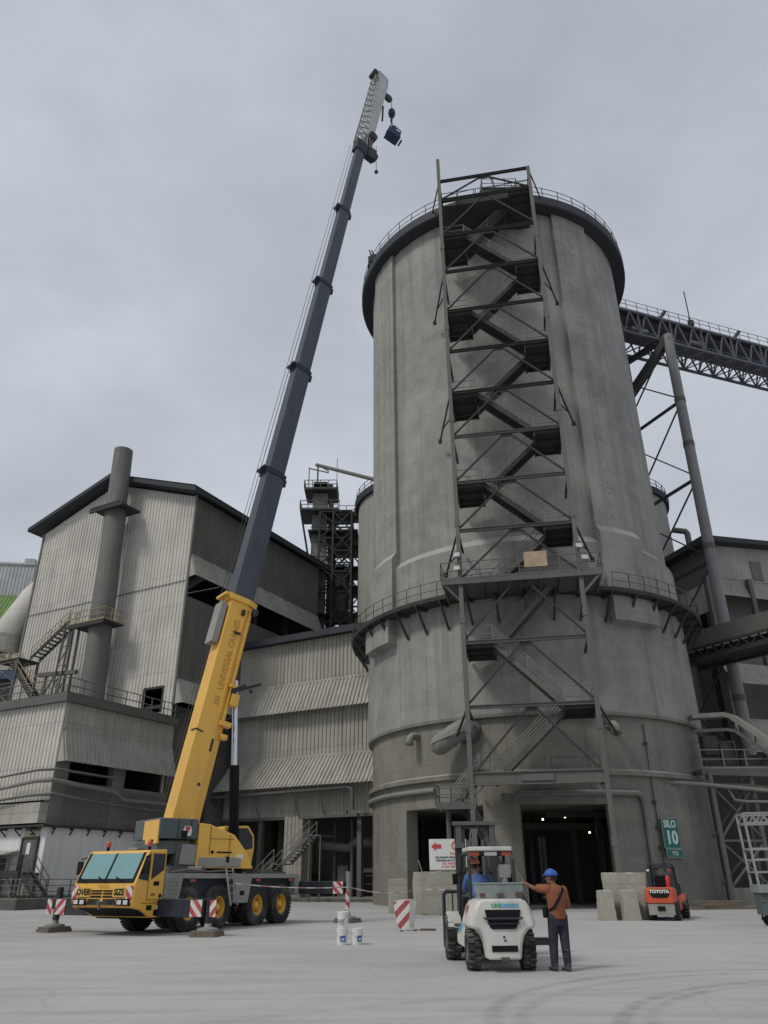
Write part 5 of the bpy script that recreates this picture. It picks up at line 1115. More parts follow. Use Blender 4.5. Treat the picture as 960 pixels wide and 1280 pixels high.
p.build('hook_block', MT['steel_navy'], hk, M=Matrix.Translation(rope_top-V(0,0,1.45)), smooth=40)
# the load: a man basket
bk = thing('man_basket', RM @ (rope_top-V(0,0,4.05)), rad(30), 'dark blue steel basket hanging from the crane hook against the sky', 'basket')
p = MB()
for x in (-.6,.6):
    for y in (-.45,.45): p.bar((x,y,0),(x,y,1.2),.08)
for z in (.45,.8,1.2):
    for y in (-.45,.45): p.bar((-.6,y,z),(.6,y,z),.07)
    for x in (-.6,.6): p.bar((x,-.45,z),(x,.45,z),.07)
p.build('basket_rails', MT['basket_blue'], bk)
p = MB(); p.box(-.7,.7,-.5,.5,-.08,.06); p.box(-.58,.58,-.46,-.43,.06,.8); p.box(-.58,.58,.43,.46,.06,.8); p.box(-.62,-.59,-.43,.43,.06,.8); p.box(.85,1.0,-.3,.3,-.15,.1); p.build('basket_tub', MT['basket_blue'], bk)
p = MB(); p.box(-.4,.15,-.3,.3,.1,1.5); p.build('load_drum', MT['basket_blue'], bk, bevel=.08)
p = MB()
for x in (-.6,.6):
    for y in (-.45,.45): p.tube((x,y,1.2),(0,0,2.45),.025,5)
p.build('sling', MT['rope'], bk)
bk.rotation_euler = (rad(-8),rad(14),rad(30)); bk.scale = (.74,.74,.8)

# ------------------------------------------------------------------ forklifts
def forklift(loc, rz, label, body, kind):
    W = kind == 'big'
    t = thing('forklift', loc, rz, label, 'forklift', 'forklifts in the yard')
    # counterweight: widening over the wheels
    if W: prof = [(.33,.21),(.37,.46),(.42,.60),(.52,.70),(.64,.73),(.655,.80),(.57,1.06),(.50,1.17),(.40,1.21)]
    else: prof = [(.40,.62),(.50,.62),(.56,.63),(.575,.66),(.575,.70),(.58,1.10),(.55,1.16),(.50,1.18),(.45,1.19)]
    def sec(y,k,dz=0): 
        pts = [(x*k,z) for x,z in prof]; pts = [(-x,z) for x,z in prof[::-1]] and pts+[(-x,z) for x,z in pts[::-1]]
        return [V(x,y,max(z,.2)+dz) for x,z in pts]
    p = MB(); p.loft([sec(-1.60,.86),sec(-1.52,.95),sec(-1.38,1.0),sec(-.62,1.0),sec(-.50,.97)])
    cwt = p.build('counterweight', body, t, bevel=.035 if W else .025, smooth=50)
    if W:
        p = MB(); q = [(-.34,1.03),(.34,1.03),(.30,.86),(.25,.74),(.22,.71),(-.22,.71),(-.25,.74),(-.30,.86)]
        p.prism([(x,-1.625,z) for x,z in q],(0,.08,0)); gl = p.build('grille', MT['black'], cwt)
        p = MB(); p.path([(-.36,-1.62,.9),(-.33,-1.66,.885),(.33,-1.66,.885),(.36,-1.62,.9)],.018,6); p.box(-.3,.3,-1.645,-1.628,.79,.81); p.build('grille_bar', MT['steel_navy'], gl)
        p = MB(); p.box(-.24,.24,-1.615,-1.5,.34,.44); p.build('tow_slot', MT['black'], cwt)
        p = MB(); p.box(-.08,.08,-1.605,-1.5,.2,.255); p.build('drawbar_pin', MT['rust'], cwt)
        M1 = frame((0,-1.606,1.115),(1,0,0),(0,-1,.02))
        text('lettering','UNI',.085,MT['green_sticker'],cwt,frame((-.12,-1.606,1.10),(1,0,0),(0,-1,0)),sx=1.25,off=.004)
        text('lettering','CARRIERS',.085,MT['cyan'],cwt,frame((.135,-1.606,1.10),(1,0,0),(0,-1,0)),sx=.95,off=.003)
        p = MB(); p.box(-.02,.015,-1.608,-1.6,.56,.6); p.box(.0,.03,-1.608,-1.6,.5,.54); p.build('small_mark', MT['steel_dark'], cwt)
    else:
        p = MB(); q = [(-.40,1.12),(.40,1.12),(.38,.95),(.30,.85),(.20,.82),(-.20,.82),(-.30,.85),(-.38,.95)]
        p.prism([(x,-1.625,z) for x,z in q],(0,.12,0)); gl = p.build('grille', MT['black'], cwt)
        text('lettering','TOYOTA',.16,MT['white_clean'],gl,frame((0,-1.632,1.04),(1,0,0),(0,-1,0)),sx=1.15,off=.008)
        p = MB(); p.box(-.50,.50,-1.56,-.7,.20,.615); p.build('lower_weight', MT['deck_grey'], cwt, bevel=.03)
        p = MB(); p.box(-.14,.14,-1.6,-1.5,.36,.52); p.build('tow_slot', MT['black'], cwt)
    # hood, side panels, floor
    p = MB(); p.box(-.46,.46,-.55,.25,.4,1.08); p.build('engine_hood', MT['black'] if not W else body, t, bevel=.03)
    p = MB()
    for s in (-1,1): p.prism([(s*.50,-.55,.34),(s*.50,.55,.34),(s*.50,.62,.5),(s*.50,.45,.66),(s*.50,-.55,.80)],(s*.12,0,0)); 
    sd_ = None
    for s in (-1,1):
        p = MB(); p.prism([(s*.46,-.62,.34),(s*.46,.55,.34),(s*.46,.60,.52),(s*.46,.35,.62),(s*.46,-.62,.86)],(s*.16,0,0)); o = p.build('side_step', body, t, bevel=.02)
        if W:
            p = MB(); p.prism([(s*.622,-.45,.70),(s*.622,.30,.53),(s*.622,.30,.60),(s*.622,-.45,.80)],(s*.006,0,0)); p.build('cyan_stripe', MT['cyan'], o)
            p = MB(); p.prism([(s*.575,-1.1,1.08),(s*.56,-1.0,1.1),(s*.60,-.95,.92),(s*.615,-1.02,.88)],(s*.012,0,0)); p.prism([(s*.575,-.9,1.12),(s*.565,-.84,1.12),(s*.60,-.82,.96),(s*.605,-.88,.95)],(s*.012,0,0)); p.build('red_mark', MT['red'], o)
        p = MB(); p.prism([(s*.5,.72,.62),(s*.5,.8,.80),(s*.5,1.05,.92),(s*.5,1.3,.88),(s*.5,1.35,.80),(s*.5,1.05,.84),(s*.5,.86,.74),(s*.5,.78,.6)],(s*.28,0,0)); p.build('front_fender', body, t, bevel=.01)
    p = MB(); p.box(-.5,.5,.2,1.3,.36,.5); p.prism([(-.42,.95,.5),(-.42,1.15,.5),(-.42,1.05,1.25),(-.42,.95,1.2)],(.84,0,0)); p.build('floor_dash', MT['steel_navy'], t)
    p = MB(); p.tube((0,.95,1.15),(0,.62,1.32),.03,8); p.path([(.18*math.cos(a_),.62+.08*math.sin(a_),1.32+.16*math.sin(a_)) for a_ in [2*math.pi*i/14 for i in range(15)]],.018,6); p.build('steering_wheel', MT['black'], t)
    p = MB(); p.box(-.25,.25,-.35,.15,1.08,1.2); p.loft([[V(-.25,-.42,1.12),V(.25,-.42,1.12),V(.25,-.28,1.12),V(-.25,-.28,1.12)],[V(-.23,-.5,1.62 if not W else 1.5),V(.23,-.5,1.62 if not W else 1.5),V(.23,-.4,1.62 if not W else 1.5),V(-.23,-.4,1.62 if not W else 1.5)]]); p.build('seat', MT['black'], t, bevel=.04)
    # overhead guard
    p = MB(); zt = 2.04
    for s in (-1,1):
        p.path([(s*.46,-.62,1.1),(s*.45,-.58,zt-.12),(s*.44,-.48,zt)],.035,8); p.path([(s*.50,1.0,.55),(s*.49,.85,1.3),(s*.47,.55,zt-.06),(s*.45,.42,zt)],.035,8); p.tube((s*.445,-.5,zt),(s*.445,.45,zt),.035,8)
    p.bar((-.44,-.5,zt),(.44,-.5,zt),.07); p.bar((-.44,.44,zt),(.44,.44,zt),.07)
    for i in range(7): y = -.36+i*.12; p.bar((-.44,y,zt),(.44,y,zt),.02,.05)
    og = p.build('overhead_guard', MT['steel_navy'] if not W else MT['steel_dark'], t)
    if W: 
        p = MB(); p.box(-.45,.45,-.60,.5,zt+.035,zt+.12); p.build('roof_sheet', MT['white'], og, bevel=.02)
        for x in (-.33,.33): p = MB(); p.box(x-.10,x+.10,-.56,-.52,zt-.05,zt+.02); p.build('tail_light', MT['beacon'], og)
        p = MB(); p.box(-.12,.14,-.54,-.52,zt-.05,zt+.02); p.build('light_lens', MT['white_clean'], og)
        p = MB(); p.tube((.28,-.5,1.15),(.28,-.5,1.62),.06,10); p.box(.18,.40,-.56,-.42,1.58,1.82); p.build('air_cleaner', MT['galv'], t)
        for s,x in ((-1,-.62),(1,.6)): p = MB(); p.box(x-.06,x+.06,.5,.54,1.45,1.66); p.bar((x,.52,1.6),(s*.47,.6,1.7),.025); p.build('mirror', MT['black'], og)
    else:
        for s in (-1,1): p = MB(); p.box(s*.43-.05,s*.43+.05,-.64,-.58,1.78,1.86); p.build('tail_light', MT['white_clean'] if s<0 else MT['beacon'], og)
    # wheels
    w0 = None
    for x,y,r,wd in ((.52,-1.02,.33,.24),(-.52,-1.02,.33,.24),(.66,1.1,.42,.30),(-.66,1.1,.42,.30)):
        p = MB(); h = wd/2; p.lathe([(r*.55,-h*.8),(r*.62,-h),(r*.9,-h),(r,-h*.75),(r,h*.75),(r*.9,h),(r*.62,h),(r*.55,h*.8)],28,closed_prof=True)
        for i in range(18):
            for z_,o_ in ((-h*.5,0),(h*.5,.5)):
                b_ = 2*math.pi*(i+o_)/18; d_ = V(math.cos(b_),math.sin(b_),0); c_ = d_*(r+.008)+V(0,0,z_); p.bar(c_-V(0,0,h*.46),c_+V(0,0,h*.46),.055,.035,up=d_)
        RW = Matrix.Rotation(math.pi/2,4,'Y'); o = p.build('wheel', MT['rubber'], t, M=RW, smooth=35); o.location = (x,y,r+.01); o.rotation_euler = (rnd.uniform(0,6),0,0)
        p = MB(); p.lathe([(r*.56,-h*.8),(r*.5,-h*.5),(r*.2,-h*.45),(r*.18,-h*.7),(.001,-h*.72)],20); p.lathe([(r*.56,h*.8),(r*.5,h*.5),(r*.2,h*.45),(r*.18,h*.7),(.001,h*.72)],20); p.build('rim', MT['steel_pale'] if W else MT['steel_grey'], o, M=RW, smooth=40)
    # mast and carriage
    zt = 2.72 if W else 2.0
    p = MB()
    for s in (-1,1): p.box(s*.40-.07,s*.40+.07,1.46,1.62,.1,zt); 
    p.bar((-.46,1.50,zt-.05),(.46,1.50,zt-.05),.12,.10); p.bar((-.4,1.48,1.75 if W else 1.6),(.4,1.48,1.75 if W else 1.6),.06,.1); p.bar((-.4,1.5,.4),(.4,1.5,.4),.08,.16)
    ms = p.build('mast', MT['steel_dark'], t)
    p = MB()
    for s in (-1,1): p.box(s*.28-.045,s*.28+.045,1.5,1.6,.15,zt-.02); p.tube((s*.17,1.48,.2),(s*.17,1.48,zt-.35),.045,8)
    p.build('inner_mast', MT['steel_grey'], ms)
    if W:
        p = MB(); p.box(-.52,.52,1.36,1.56,zt-.03,zt+.05); p.box(-.49,-.27,1.38,1.5,zt-.52,zt-.4); p.box(.27,.49,1.38,1.5,zt-.52,zt-.4); p.box(-.45,-.33,1.40,1.5,zt-.45,zt); p.box(.33,.45,1.40,1.5,zt-.45,zt); p.build('mast_head', MT['steel_grey'], ms)
        p = MB(); p.path([(-.1,1.42,zt-.1),(-.16,1.35,2.2),(-.12,1.4,1.6)],.02,6); p.path([(.05,1.42,zt-.1),(-.02,1.36,2.3),(.02,1.4,1.6)],.02,6); p.build('mast_hose', MT['steel_grey'], ms)
    p = MB()
    xb = .76 if W else .52
    p.path([(-xb,1.74,.2),(-xb,1.74,1.24),(-xb+.06,1.74,1.3),(xb-.06,1.74,1.3),(xb,1.74,1.24),(xb,1.74,.2)],.04,8)
    for z in (.25,.6,.7): p.bar((-xb,1.74,z),(xb,1.74,z),.06,.1)
    for i in range(5): x = -xb+.2+i*(2*xb-.4)/4; p.bar((x,1.74,.6),(x,1.74,1.3),.03)
    lb = p.build('load_backrest', MT['steel_navy'], t)
    for x in (-.35,.35): p = MB(); p.box(x-.06,x+.06,1.78,1.83,.15,.7); p.prism([(x-.06,1.8,.13),(x+.06,1.8,.13),(x+.06,1.8,.18),(x-.06,1.8,.18)],(0,1.0,0)); p.build('fork', MT['steel_dark'], lb)
    return t
fk = forklift((2.13,17.68,0), rad(2), 'white and grimy forklift seen from behind with a driver in blue', MT['white'], 'big')
fk2 = forklift((11.55,35.2,0), rad(-24), 'small red forklift parked against the foot of the silo', MT['fork_red'], 'small')
p = MB(); p.box(-.55,1.55,-.07,.07,.0,.11); p.box(-.55,1.55,-.09,.09,.11,.13); p.box(-.55,1.55,-.09,.09,-.02,.0)
o = p.build('steel_beam', MT['steel_navy']); o.location = (2.15,19.8,.205); o.rotation_euler = (0,0,rad(2)); tag(o, 'dark steel beam laid crosswise on the forks of the white forklift', 'beam')
tb = thing('toolbox', (2.20,16.62,1.205), rad(2), 'grey steel tool box standing on the rear of the white forklift', 'tool box')
p = MB(); p.prism([(-.43,-.2,0),(-.43,-.2,.06),(-.46,-.2,.1),(-.46,-.2,.27),(.46,-.2,.27),(.46,-.2,.1),(.43,-.2,.06),(.43,-.2,0)],(0,.42,0)); p.build('box_body', MT['toolbox'], tb, bevel=.015)
p = MB(); p.box(-.47,.47,-.215,.23,.255,.285); p.build('lid', MT['toolbox'], tb, bevel=.008)
p = MB(); p.box(-.06,.06,-.235,-.2,.03,.1); p.box(-.4,-.3,-.22,-.2,.04,.1); p.box(.3,.44,-.22,-.2,.03,.12); p.build('latch', MT['rust'], tb)
fe = thing('fire_extinguisher', (11.55,35.2,0), rad(-24), 'small red fire extinguisher fixed to the pillar of the red forklift', 'fire extinguisher')
p = MB(); p.lathe([(.001,0),(.08,.01),(.085,.05),(.085,.36),(.04,.44),(.025,.47),(.001,.47)],14,c=(.30,-.62)); p.build('cylinder', MT['red'], fe, M=Matrix.Translation((0,0,1.18)), smooth=40)
p = MB(); p.bar((.30,-.62,1.64),(.30,-.62,1.70),.05); p.bar((.30,-.62,1.69),(.38,-.66,1.66),.025); p.build('valve', MT['black'], fe)
# ------------------------------------------------------------------ people
def limb(mb, pts, radii, n=12, sub=4):
    """tapered limb through joints with round ends"""
    P_ = [Vector(p) for p in pts]; ps = []; rs = []
    for i in range(len(P_)-1):
        for k in range(sub): t = k/sub; ps.append(P_[i].lerp(P_[i+1],t)); rs.append(radii[i]*(1-t)+radii[i+1]*t)
    ps.append(P_[-1]); rs.append(radii[-1])
    rings = []
    for i,(p,r) in enumerate(zip(ps,rs)):
        d = (ps[min(i+1,len(ps)-1)]-ps[max(i-1,0)]).normalized(); u = Vector((0,0,1)) if abs(d.z) < .9 else Vector((0,1,0))
        s = d.cross(u).normalized(); t = s.cross(d); rings.append([p+(s*math.cos(a)+t*math.sin(a))*r for a in [2*math.pi*j/n for j in range(n)]])
    mb.loft(rings); mb.ball(ps[0],rs[0]*.98,6); mb.ball(ps[-1],rs[-1]*.98,6)
def rings(mb, secs, right, fwd, n=20):
    R_ = Vector(right).normalized(); F_ = Vector(fwd).normalized()
    mb.loft([[Vector(c)+R_*rx*math.cos(a)+F_*ry*math.sin(a) for a in [2*math.pi*j/n for j in range(n)]] for c,rx,ry in secs])
def organic(mb, name, mat, parent, voxel=.011, it=4):
    me = bpy.data.meshes.new('tmp'); me.from_pydata(mb.v,[],mb.f); bm_ = bmesh.new(); bm_.from_mesh(me); bmesh.ops.recalc_face_normals(bm_, faces=bm_.faces[:]); bm_.to_mesh(me); bm_.free()
    t = bpy.data.objects.new('tmp',me); col.objects.link(t)
    r = t.modifiers.new('r','REMESH'); r.mode = 'VOXEL'; r.voxel_size = voxel; s = t.modifiers.new('s','SMOOTH'); s.iterations = it; s.factor = .5
    me2 = bpy.data.meshes.new_from_object(t.evaluated_get(bpy.context.evaluated_depsgraph_get())); bpy.data.objects.remove(t)
    me2.materials.clear(); me2.materials.append(mat); me2.polygons.foreach_set('use_smooth',[True]*len(me2.polygons)); me2.name = name
    o = bpy.data.objects.new(name, me2); col.objects.link(o); o.parent = parent; return o
def head(mb, c, fd, s=1.0):
    """skull, jaw, nose, brow, ears; c = centre of the skull, fd = facing direction"""
    fd = Vector((fd[0],fd[1],0)).normalized(); rt = Vector((fd.y,-fd.x,0)); c = Vector(c)
    rings(mb, [(c+V(0,0,-.125*s)+fd*.035,.030*s,.035*s),(c+V(0,0,-.105*s)+fd*.03,.050*s,.062*s),(c+V(0,0,-.06*s)+fd*.012,.064*s,.083*s),(c,.073*s,.096*s),(c+V(0,0,.05*s)-fd*.004,.074*s,.098*s),(c+V(0,0,.09*s)-fd*.008,.058*s,.078*s),(c+V(0,0,.112*s)-fd*.01,.025*s,.035*s)], rt, fd)
    limb(mb,[c+fd*.09+V(0,0,.012),c+fd*.115+V(0,0,-.03)],[.010,.016],8,2)
    limb(mb,[c+fd*.088+rt*-.03+V(0,0,.028),c+fd*.088+rt*.03+V(0,0,.028)],[.012,.012],8,2)
    limb(mb,[c+fd*.088+rt*-.02+V(0,0,-.062),c+fd*.088+rt*.02+V(0,0,-.062)],[.008,.008],8,2)
    for s_ in (-1,1): limb(mb,[c+rt*s_*.074+V(0,0,.025)-fd*.01,c+rt*s_*.076+V(0,0,-.03)-fd*.004],[.016,.010],8,2)
def eyes(c, fd, parent):
    fd = Vector((fd[0],fd[1],0)).normalized(); rt = Vector((fd.y,-fd.x,0)); c = Vector(c)
    for s_ in (-1,1): p = MB(); p.ball(c+fd*.087+rt*s_*.03+V(0,0,.008),.011,6); p.build('eye', MT['black'], parent, smooth=60)
def hand(mb, wrist, d, up, side, curl=.5, s=1.0):
    """palm and five bent fingers; d = along the hand, up = back of the hand, side = towards the thumb"""
    d = Vector(d).normalized(); up = Vector(up); up = (up-d*up.dot(d)).normalized(); sd_ = Vector(side); sd_ = (sd_-d*sd_.dot(d)-up*sd_.dot(up)).normalized(); w = Vector(wrist)
    limb(mb,[w,w+d*.03*s],[.026*s,.03*s],10,2)
    for k,o_ in enumerate((.030,.010,-.010,-.030)): limb(mb,[w+d*.02*s+sd_*o_*.8*s,w+d*.085*s+sd_*o_*s],[.016*s,.012*s],8,2)
    for k,(o_,L) in enumerate(((.030,.070),(.010,.080),(-.010,.074),(-.030,.058))):
        b_ = w+d*.085*s+sd_*o_*1.1*s; p1 = b_+(d*math.cos(curl*.5)-up*math.sin(curl*.5))*L*.42*s; p2 = p1+(d*math.cos(curl*1.5)-up*math.sin(curl*1.5))*L*.33*s; p3 = p2+(d*math.cos(curl*2.3)-up*math.sin(curl*2.3))*L*.25*s
        limb(mb,[b_,p1,p2,p3],[.0105*s,.0095*s,.009*s,.0078*s],8,2)
    b_ = w+d*.025*s+sd_*.028*s; p1 = b_+(d*.6+sd_*.75).normalized()*.036*s-up*.008; p2 = p1+(d*.85+sd_*.3-up*.35).normalized()*.032*s; limb(mb,[b_,p1,p2],[.013*s,.0115*s,.0095*s],8,2)

# man at the rear of the forklift, seen from behind
pr = thing('person', (3.27,16.37,0), 0, 'person in an orange shirt and blue helmet reaching out to the forklift', 'person')
f_ = V(-.40,.917,0); r_ = V(.917,.40,0); hf = V(-.88,.47,0)
hc = V(-.05,.02,1.575)
LH = V(-.50,.22,1.445); LE = V(-.40,.07,1.40)
Ls = V(-.175,-.06,1.38); Rs = V(.19,.085,1.36)
wr = V(-.56,.26,1.485); el = V(-.385,.05,1.385)
RE = V(.225,.12,1.09); RW_ = V(.05,.34,1.10)
b = MB()
head(b, hc, hf, 1.0)
limb(b,[V(0,0,1.40),hc+V(.0,-.01,-.08)],[.062,.055],12,3)
rings(b,[(V(0,0,.86),.14,.10),(V(0,0,1.0),.13,.095),(V(0,0,1.2),.15,.10),(V(0,0,1.36),.16,.09),(V(0,0,1.43),.06,.06)],r_,f_)
limb(b,[Ls,el,wr],[.05,.042,.030]); limb(b,[Rs,RE,RW_],[.05,.042,.030])
hand(b, wr, V(-.55,.7,-.12), V(0,0,1), V(.75,.55,0), .55); hand(b, RW_, V(-.8,.4,.1), V(0,.5,1), V(.2,.3,.9), .7)
LK = V(-.115,.03,.47); LA = V(-.13,.02,.085); RK = V(.105,.03,.47); RA_ = V(.10,-.05,.085); LHp = V(-.09,-.035,.90); RHp = V(.095,.045,.90)
limb(b,[LHp,LK,LA],[.075,.05,.038]); limb(b,[RHp,RK,RA_],[.075,.05,.038])
for A__ in (LA,RA_): limb(b,[A__,A__+V(-.05,.14,-.045)],[.035,.03],10,3)
bd = organic(b,'body',MT['skin'],pr,.0065,3)
eyes(hc,hf,bd)
b = MB(); rings(b,[(V(0,0,.86),.180,.135),(V(0,.0,.93),.182,.14),(V(0,0,1.05),.175,.135),(V(0,-.005,1.2),.192,.135),(V(0,-.005,1.32),.205,.125),(V(0,0,1.40),.165,.095),(V(-.005,0,1.445),.085,.07)],r_,f_)
limb(b,[Ls+V(.02,0,-.01),Ls.lerp(el,.66)],[.088,.078]); limb(b,[Rs+V(-.02,0,-.01),RE],[.088,.078])
for k in range(11):
    t0 = -math.pi/2+rnd.uniform(-.9,.9); z = rnd.uniform(.95,1.3); dz_ = rnd.uniform(.03,.14); dt = rnd.uniform(-.6,.6); limb(b,[r_*math.cos(t0+dt*q)*.182+f_*math.sin(t0+dt*q)*.128+V(0,0,z-dz_*q) for q in (0,.5,1)],[.008,.016,.008],8,3)
organic(b,'shirt',MT['orange_shirt'],pr,.009,4)
b = MB(); rings(b,[(V(0,0,.74),.165,.115),(V(0,0,.84),.172,.125),(V(0,0,.93),.168,.12)],r_,f_)
limb(b,[LHp,LK,V(-.13,.02,.13)],[.112,.09,.074]); limb(b,[RHp,RK,V(.10,-.05,.13)],[.112,.09,.074])
for q_,n_ in ((V(-.128,.02,.17),4),(V(.10,-.045,.17),4)):
    for k in range(n_): limb(b,[q_+V(rnd.uniform(-.05,.05),-.05,k*.05),q_+V(rnd.uniform(-.05,.05),-.05,k*.05+.02)],[.024,.02],8,2)
organic(b,'trousers',MT['trousers'],pr,.01,4)
for A__ in (LA,RA_):
    b = MB(); limb(b,[A__+V(.012,-.03,.02),A__+V(0,-.03,-.035)],[.05,.05]); limb(b,[A__+V(.015,-.05,-.045),A__+V(-.03,.08,-.05),A__+V(-.06,.16,-.055)],[.042,.045,.03]); organic(b,'shoe',MT['shoe'],pr,.009,3)
b = MB(); hh = hc+V(0,0,.03)
rt_ = V(hf.y,-hf.x,0); prof = [(0.0,.108,.132),(.03,.108,.13),(.065,.098,.118),(.095,.075,.09),(.115,.04,.05),(.122,.008,.01)]
rings(b,[(hh+V(0,0,z),rx,ry) for z,rx,ry in prof],rt_,hf,24); limb(b,[hh+hf*.13-rt_*.045+V(0,0,.008),hh+hf*.165+V(0,0,.0),hh+hf*.13+rt_*.045+V(0,0,.008)],[.012,.014,.012],8,4)
for k in (-1,0,1): limb(b,[hh+rt_*k*.04-hf*.10+V(0,0,.07),hh+rt_*k*.045+V(0,0,.122),hh+rt_*k*.04+hf*.09+V(0,0,.08)],[.009,.011,.009],8,4)
organic(b,'helmet',MT['blue'],pr,.006,2)
b = MB(); rings(b,[(hc+V(0,0,-.045)-hf*.03,.078,.085),(hc+V(0,0,.035)-hf*.015,.082,.095)],rt_,hf); organic(b,'hair',MT['hair'],pr,.007,2)
p = MB(); st_ = [Rs+V(-.07,-.03,.055),Rs*0+r_*.09-f_*.142+V(0,0,1.36),r_*-.03-f_*.158+V(0,0,1.21),r_*-.14-f_*.125+V(0,0,1.06),r_*-.19-f_*.02+V(0,0,1.0)]
for a_,c_ in zip(st_,st_[1:]): p.bar(a_,c_,.045,.012,up=(0,-1,0))
p.build('shoulder_strap', MT['black'], pr)
p = MB(); p.box(-.1,.1,-.04,.04,-.09,.09); p.build('waist_bag', MT['black'], pr, M=Matrix.Translation(r_*-.2+f_*.07+V(0,0,.97)) @ Matrix.Rotation(rad(60),4,'Z'), bevel=.02)

# driver on the forklift
dv = thing('person', (2.03,17.62,.02), rad(2), 'forklift driver in blue with a faded orange helmet, seen from behind', 'person')
hc2 = V(-.17,-.02,1.795); hf2 = V(.35,.93,0); F_ = V(0,1,0); R_ = V(1,0,0)
ls, rs_ = V(-.32,-.04,1.56), V(.08,-.04,1.55)
le, lw_ = V(-.36,.22,1.36), V(-.15,.5,1.34); re_, rw_ = V(.20,.2,1.40), V(.12,.52,1.36)
b = MB(); head(b,hc2,hf2,1.0); limb(b,[V(-.13,-.04,1.58),hc2+V(0,-.01,-.08)],[.062,.055],12,3)
rings(b,[(V(-.08,-.1,1.2),.15,.11),(V(-.1,-.08,1.4),.16,.10),(V(-.12,-.05,1.56),.16,.09),(V(-.12,-.05,1.62),.06,.06)],R_,F_)
limb(b,[ls,le,lw_],[.05,.042,.03]); limb(b,[rs_,re_,rw_],[.05,.042,.03]); hand(b,lw_,V(.3,.9,-.1),V(0,0,1),V(1,-.2,0),.9); hand(b,rw_,V(-.3,.9,-.1),V(0,0,1),V(-1,-.2,0),.9)
for s in (-1,1): limb(b,[V(-.06+s*.1,-.1,1.26),V(-.05+s*.14,.38,1.24),V(-.05+s*.13,.48,.8),V(-.05+s*.13,.46,.56)],[.08,.06,.05,.04]); limb(b,[V(-.05+s*.13,.46,.55),V(-.05+s*.13,.62,.53)],[.04,.035])
bd2 = organic(b,'body',MT['skin'],dv,.007,3); eyes(hc2,hf2,bd2)
b = MB(); rings(b,[(V(-.08,-.1,1.2),.185,.14),(V(-.09,-.1,1.32),.19,.145),(V(-.11,-.08,1.46),.205,.14),(V(-.12,-.05,1.57),.19,.105),(V(-.125,-.05,1.63),.085,.075)],R_,F_)
limb(b,[ls,le,lw_.lerp(le,.15)],[.08,.07,.05]); limb(b,[rs_,re_,rw_.lerp(re_,.15)],[.08,.07,.05])
for k in range(9):
    t0 = -math.pi/2+rnd.uniform(-.8,.8); z = rnd.uniform(1.28,1.5); dt = rnd.uniform(-.7,.7); limb(b,[V(-.1+.195*math.cos(t0+dt*q),-.085+.135*math.sin(t0+dt*q),z+.06*q*(1-q)) for q in (0,.5,1)],[.008,.016,.008],8,3)
organic(b,'jacket',MT['blue_cloth'],dv,.01,4)
b = MB()
for s in (-1,1): limb(b,[V(-.06+s*.1,-.1,1.27),V(-.05+s*.14,.38,1.25),V(-.05+s*.13,.48,.8),V(-.05+s*.13,.46,.62)],[.10,.078,.065,.06])
organic(b,'trousers',MT['trousers'],dv,.012,4)
for s in (-1,1): b = MB(); limb(b,[V(-.05+s*.13,.44,.555),V(-.05+s*.13,.64,.545)],[.048,.04]); organic(b,'shoe',MT['shoe'],dv,.01,3)
b = MB(); hh = hc2+V(0,0,.03); rt2 = V(hf2.y,-hf2.x,0)
rings(b,[(hh+V(0,0,z),rx,ry) for z,rx,ry in prof],rt2,hf2,24); limb(b,[hh+hf2*.13-rt2*.045,hh+hf2*.165,hh+hf2*.13+rt2*.045],[.012,.014,.012],8,4); organic(b,'helmet',MT['pink'],dv,.006,2)
p = MB(); p.box(-.04,.04,-.008,.0,-.025,.025); p.build('helmet_sticker', MT['red'], dv, M=Matrix.Translation(hh-hf2*.128+V(0,0,.045)))
b = MB(); rings(b,[(hc2+V(0,0,-.05)-hf2*.03,.078,.085),(hc2+V(0,0,.035)-hf2*.015,.082,.095)],rt2,hf2); organic(b,'hair',MT['hair'],dv,.007,2)

# ------------------------------------------------------------------ loose things in the yard
def pail(loc, rz, lab, picture=True):
    t = thing('pail', loc, rz, lab, 'pail', 'white plastic pails')
    p = MB(); p.lathe([(.001,.0),(.125,.0),(.13,.02),(.142,.30),(.15,.305),(.15,.335),(.142,.34),(.142,.355),(.001,.355)],28); p.build('tub', MT['white_clean'], t, smooth=30)
    p = MB(); p.lathe([(.001,.356),(.15,.356),(.156,.36),(.156,.385),(.146,.39),(.140,.38),(.001,.38)],28); p.build('lid', MT['white_clean'], t, smooth=30)
    p = MB(); p.path([(.152*math.sin(a_),-.152*math.cos(a_),.32-.16*max(0,math.cos(a_))) for a_ in [rad(-90+15*i) for i in range(13)]],.006,5); p.build('handle', MT['galv'], t)
    p = MB(); p.lathe([(.1395,.08),(.1445,.22)],10,-20,45); p.build('label', MT['blue'] if picture else MT['clad_white'], t)
    if picture: p = MB(); p.lathe([(.1418,.11),(.1440,.17)],6,-5,25); p.build('label_motif', MT['white_clean'], t)
    return t
pail((-1.20,22.95,0), rad(5), 'lower white pail on the left of the stack of three'); pail((-.80,22.98,0), rad(25), 'lower white pail standing on the right of the small stack'); pail((-1.18,22.97,.39), rad(-30), 'white pail standing on top of another pail', False)
br_ = thing('chevron_barrier', (.62,28.6,0), rad(-3), 'worn white barrier with dark red diagonal stripes standing in the yard', 'barrier')
p = MB(); p.prism([(-.40,0,.86),(.16,0,.92),(.12,0,.12),(.0,0,.02),(-.14,0,.02),(-.28,0,.18)],(0,.06,0)); p.build('striped_panel', MT['chev_x'], br_, bevel=.01)
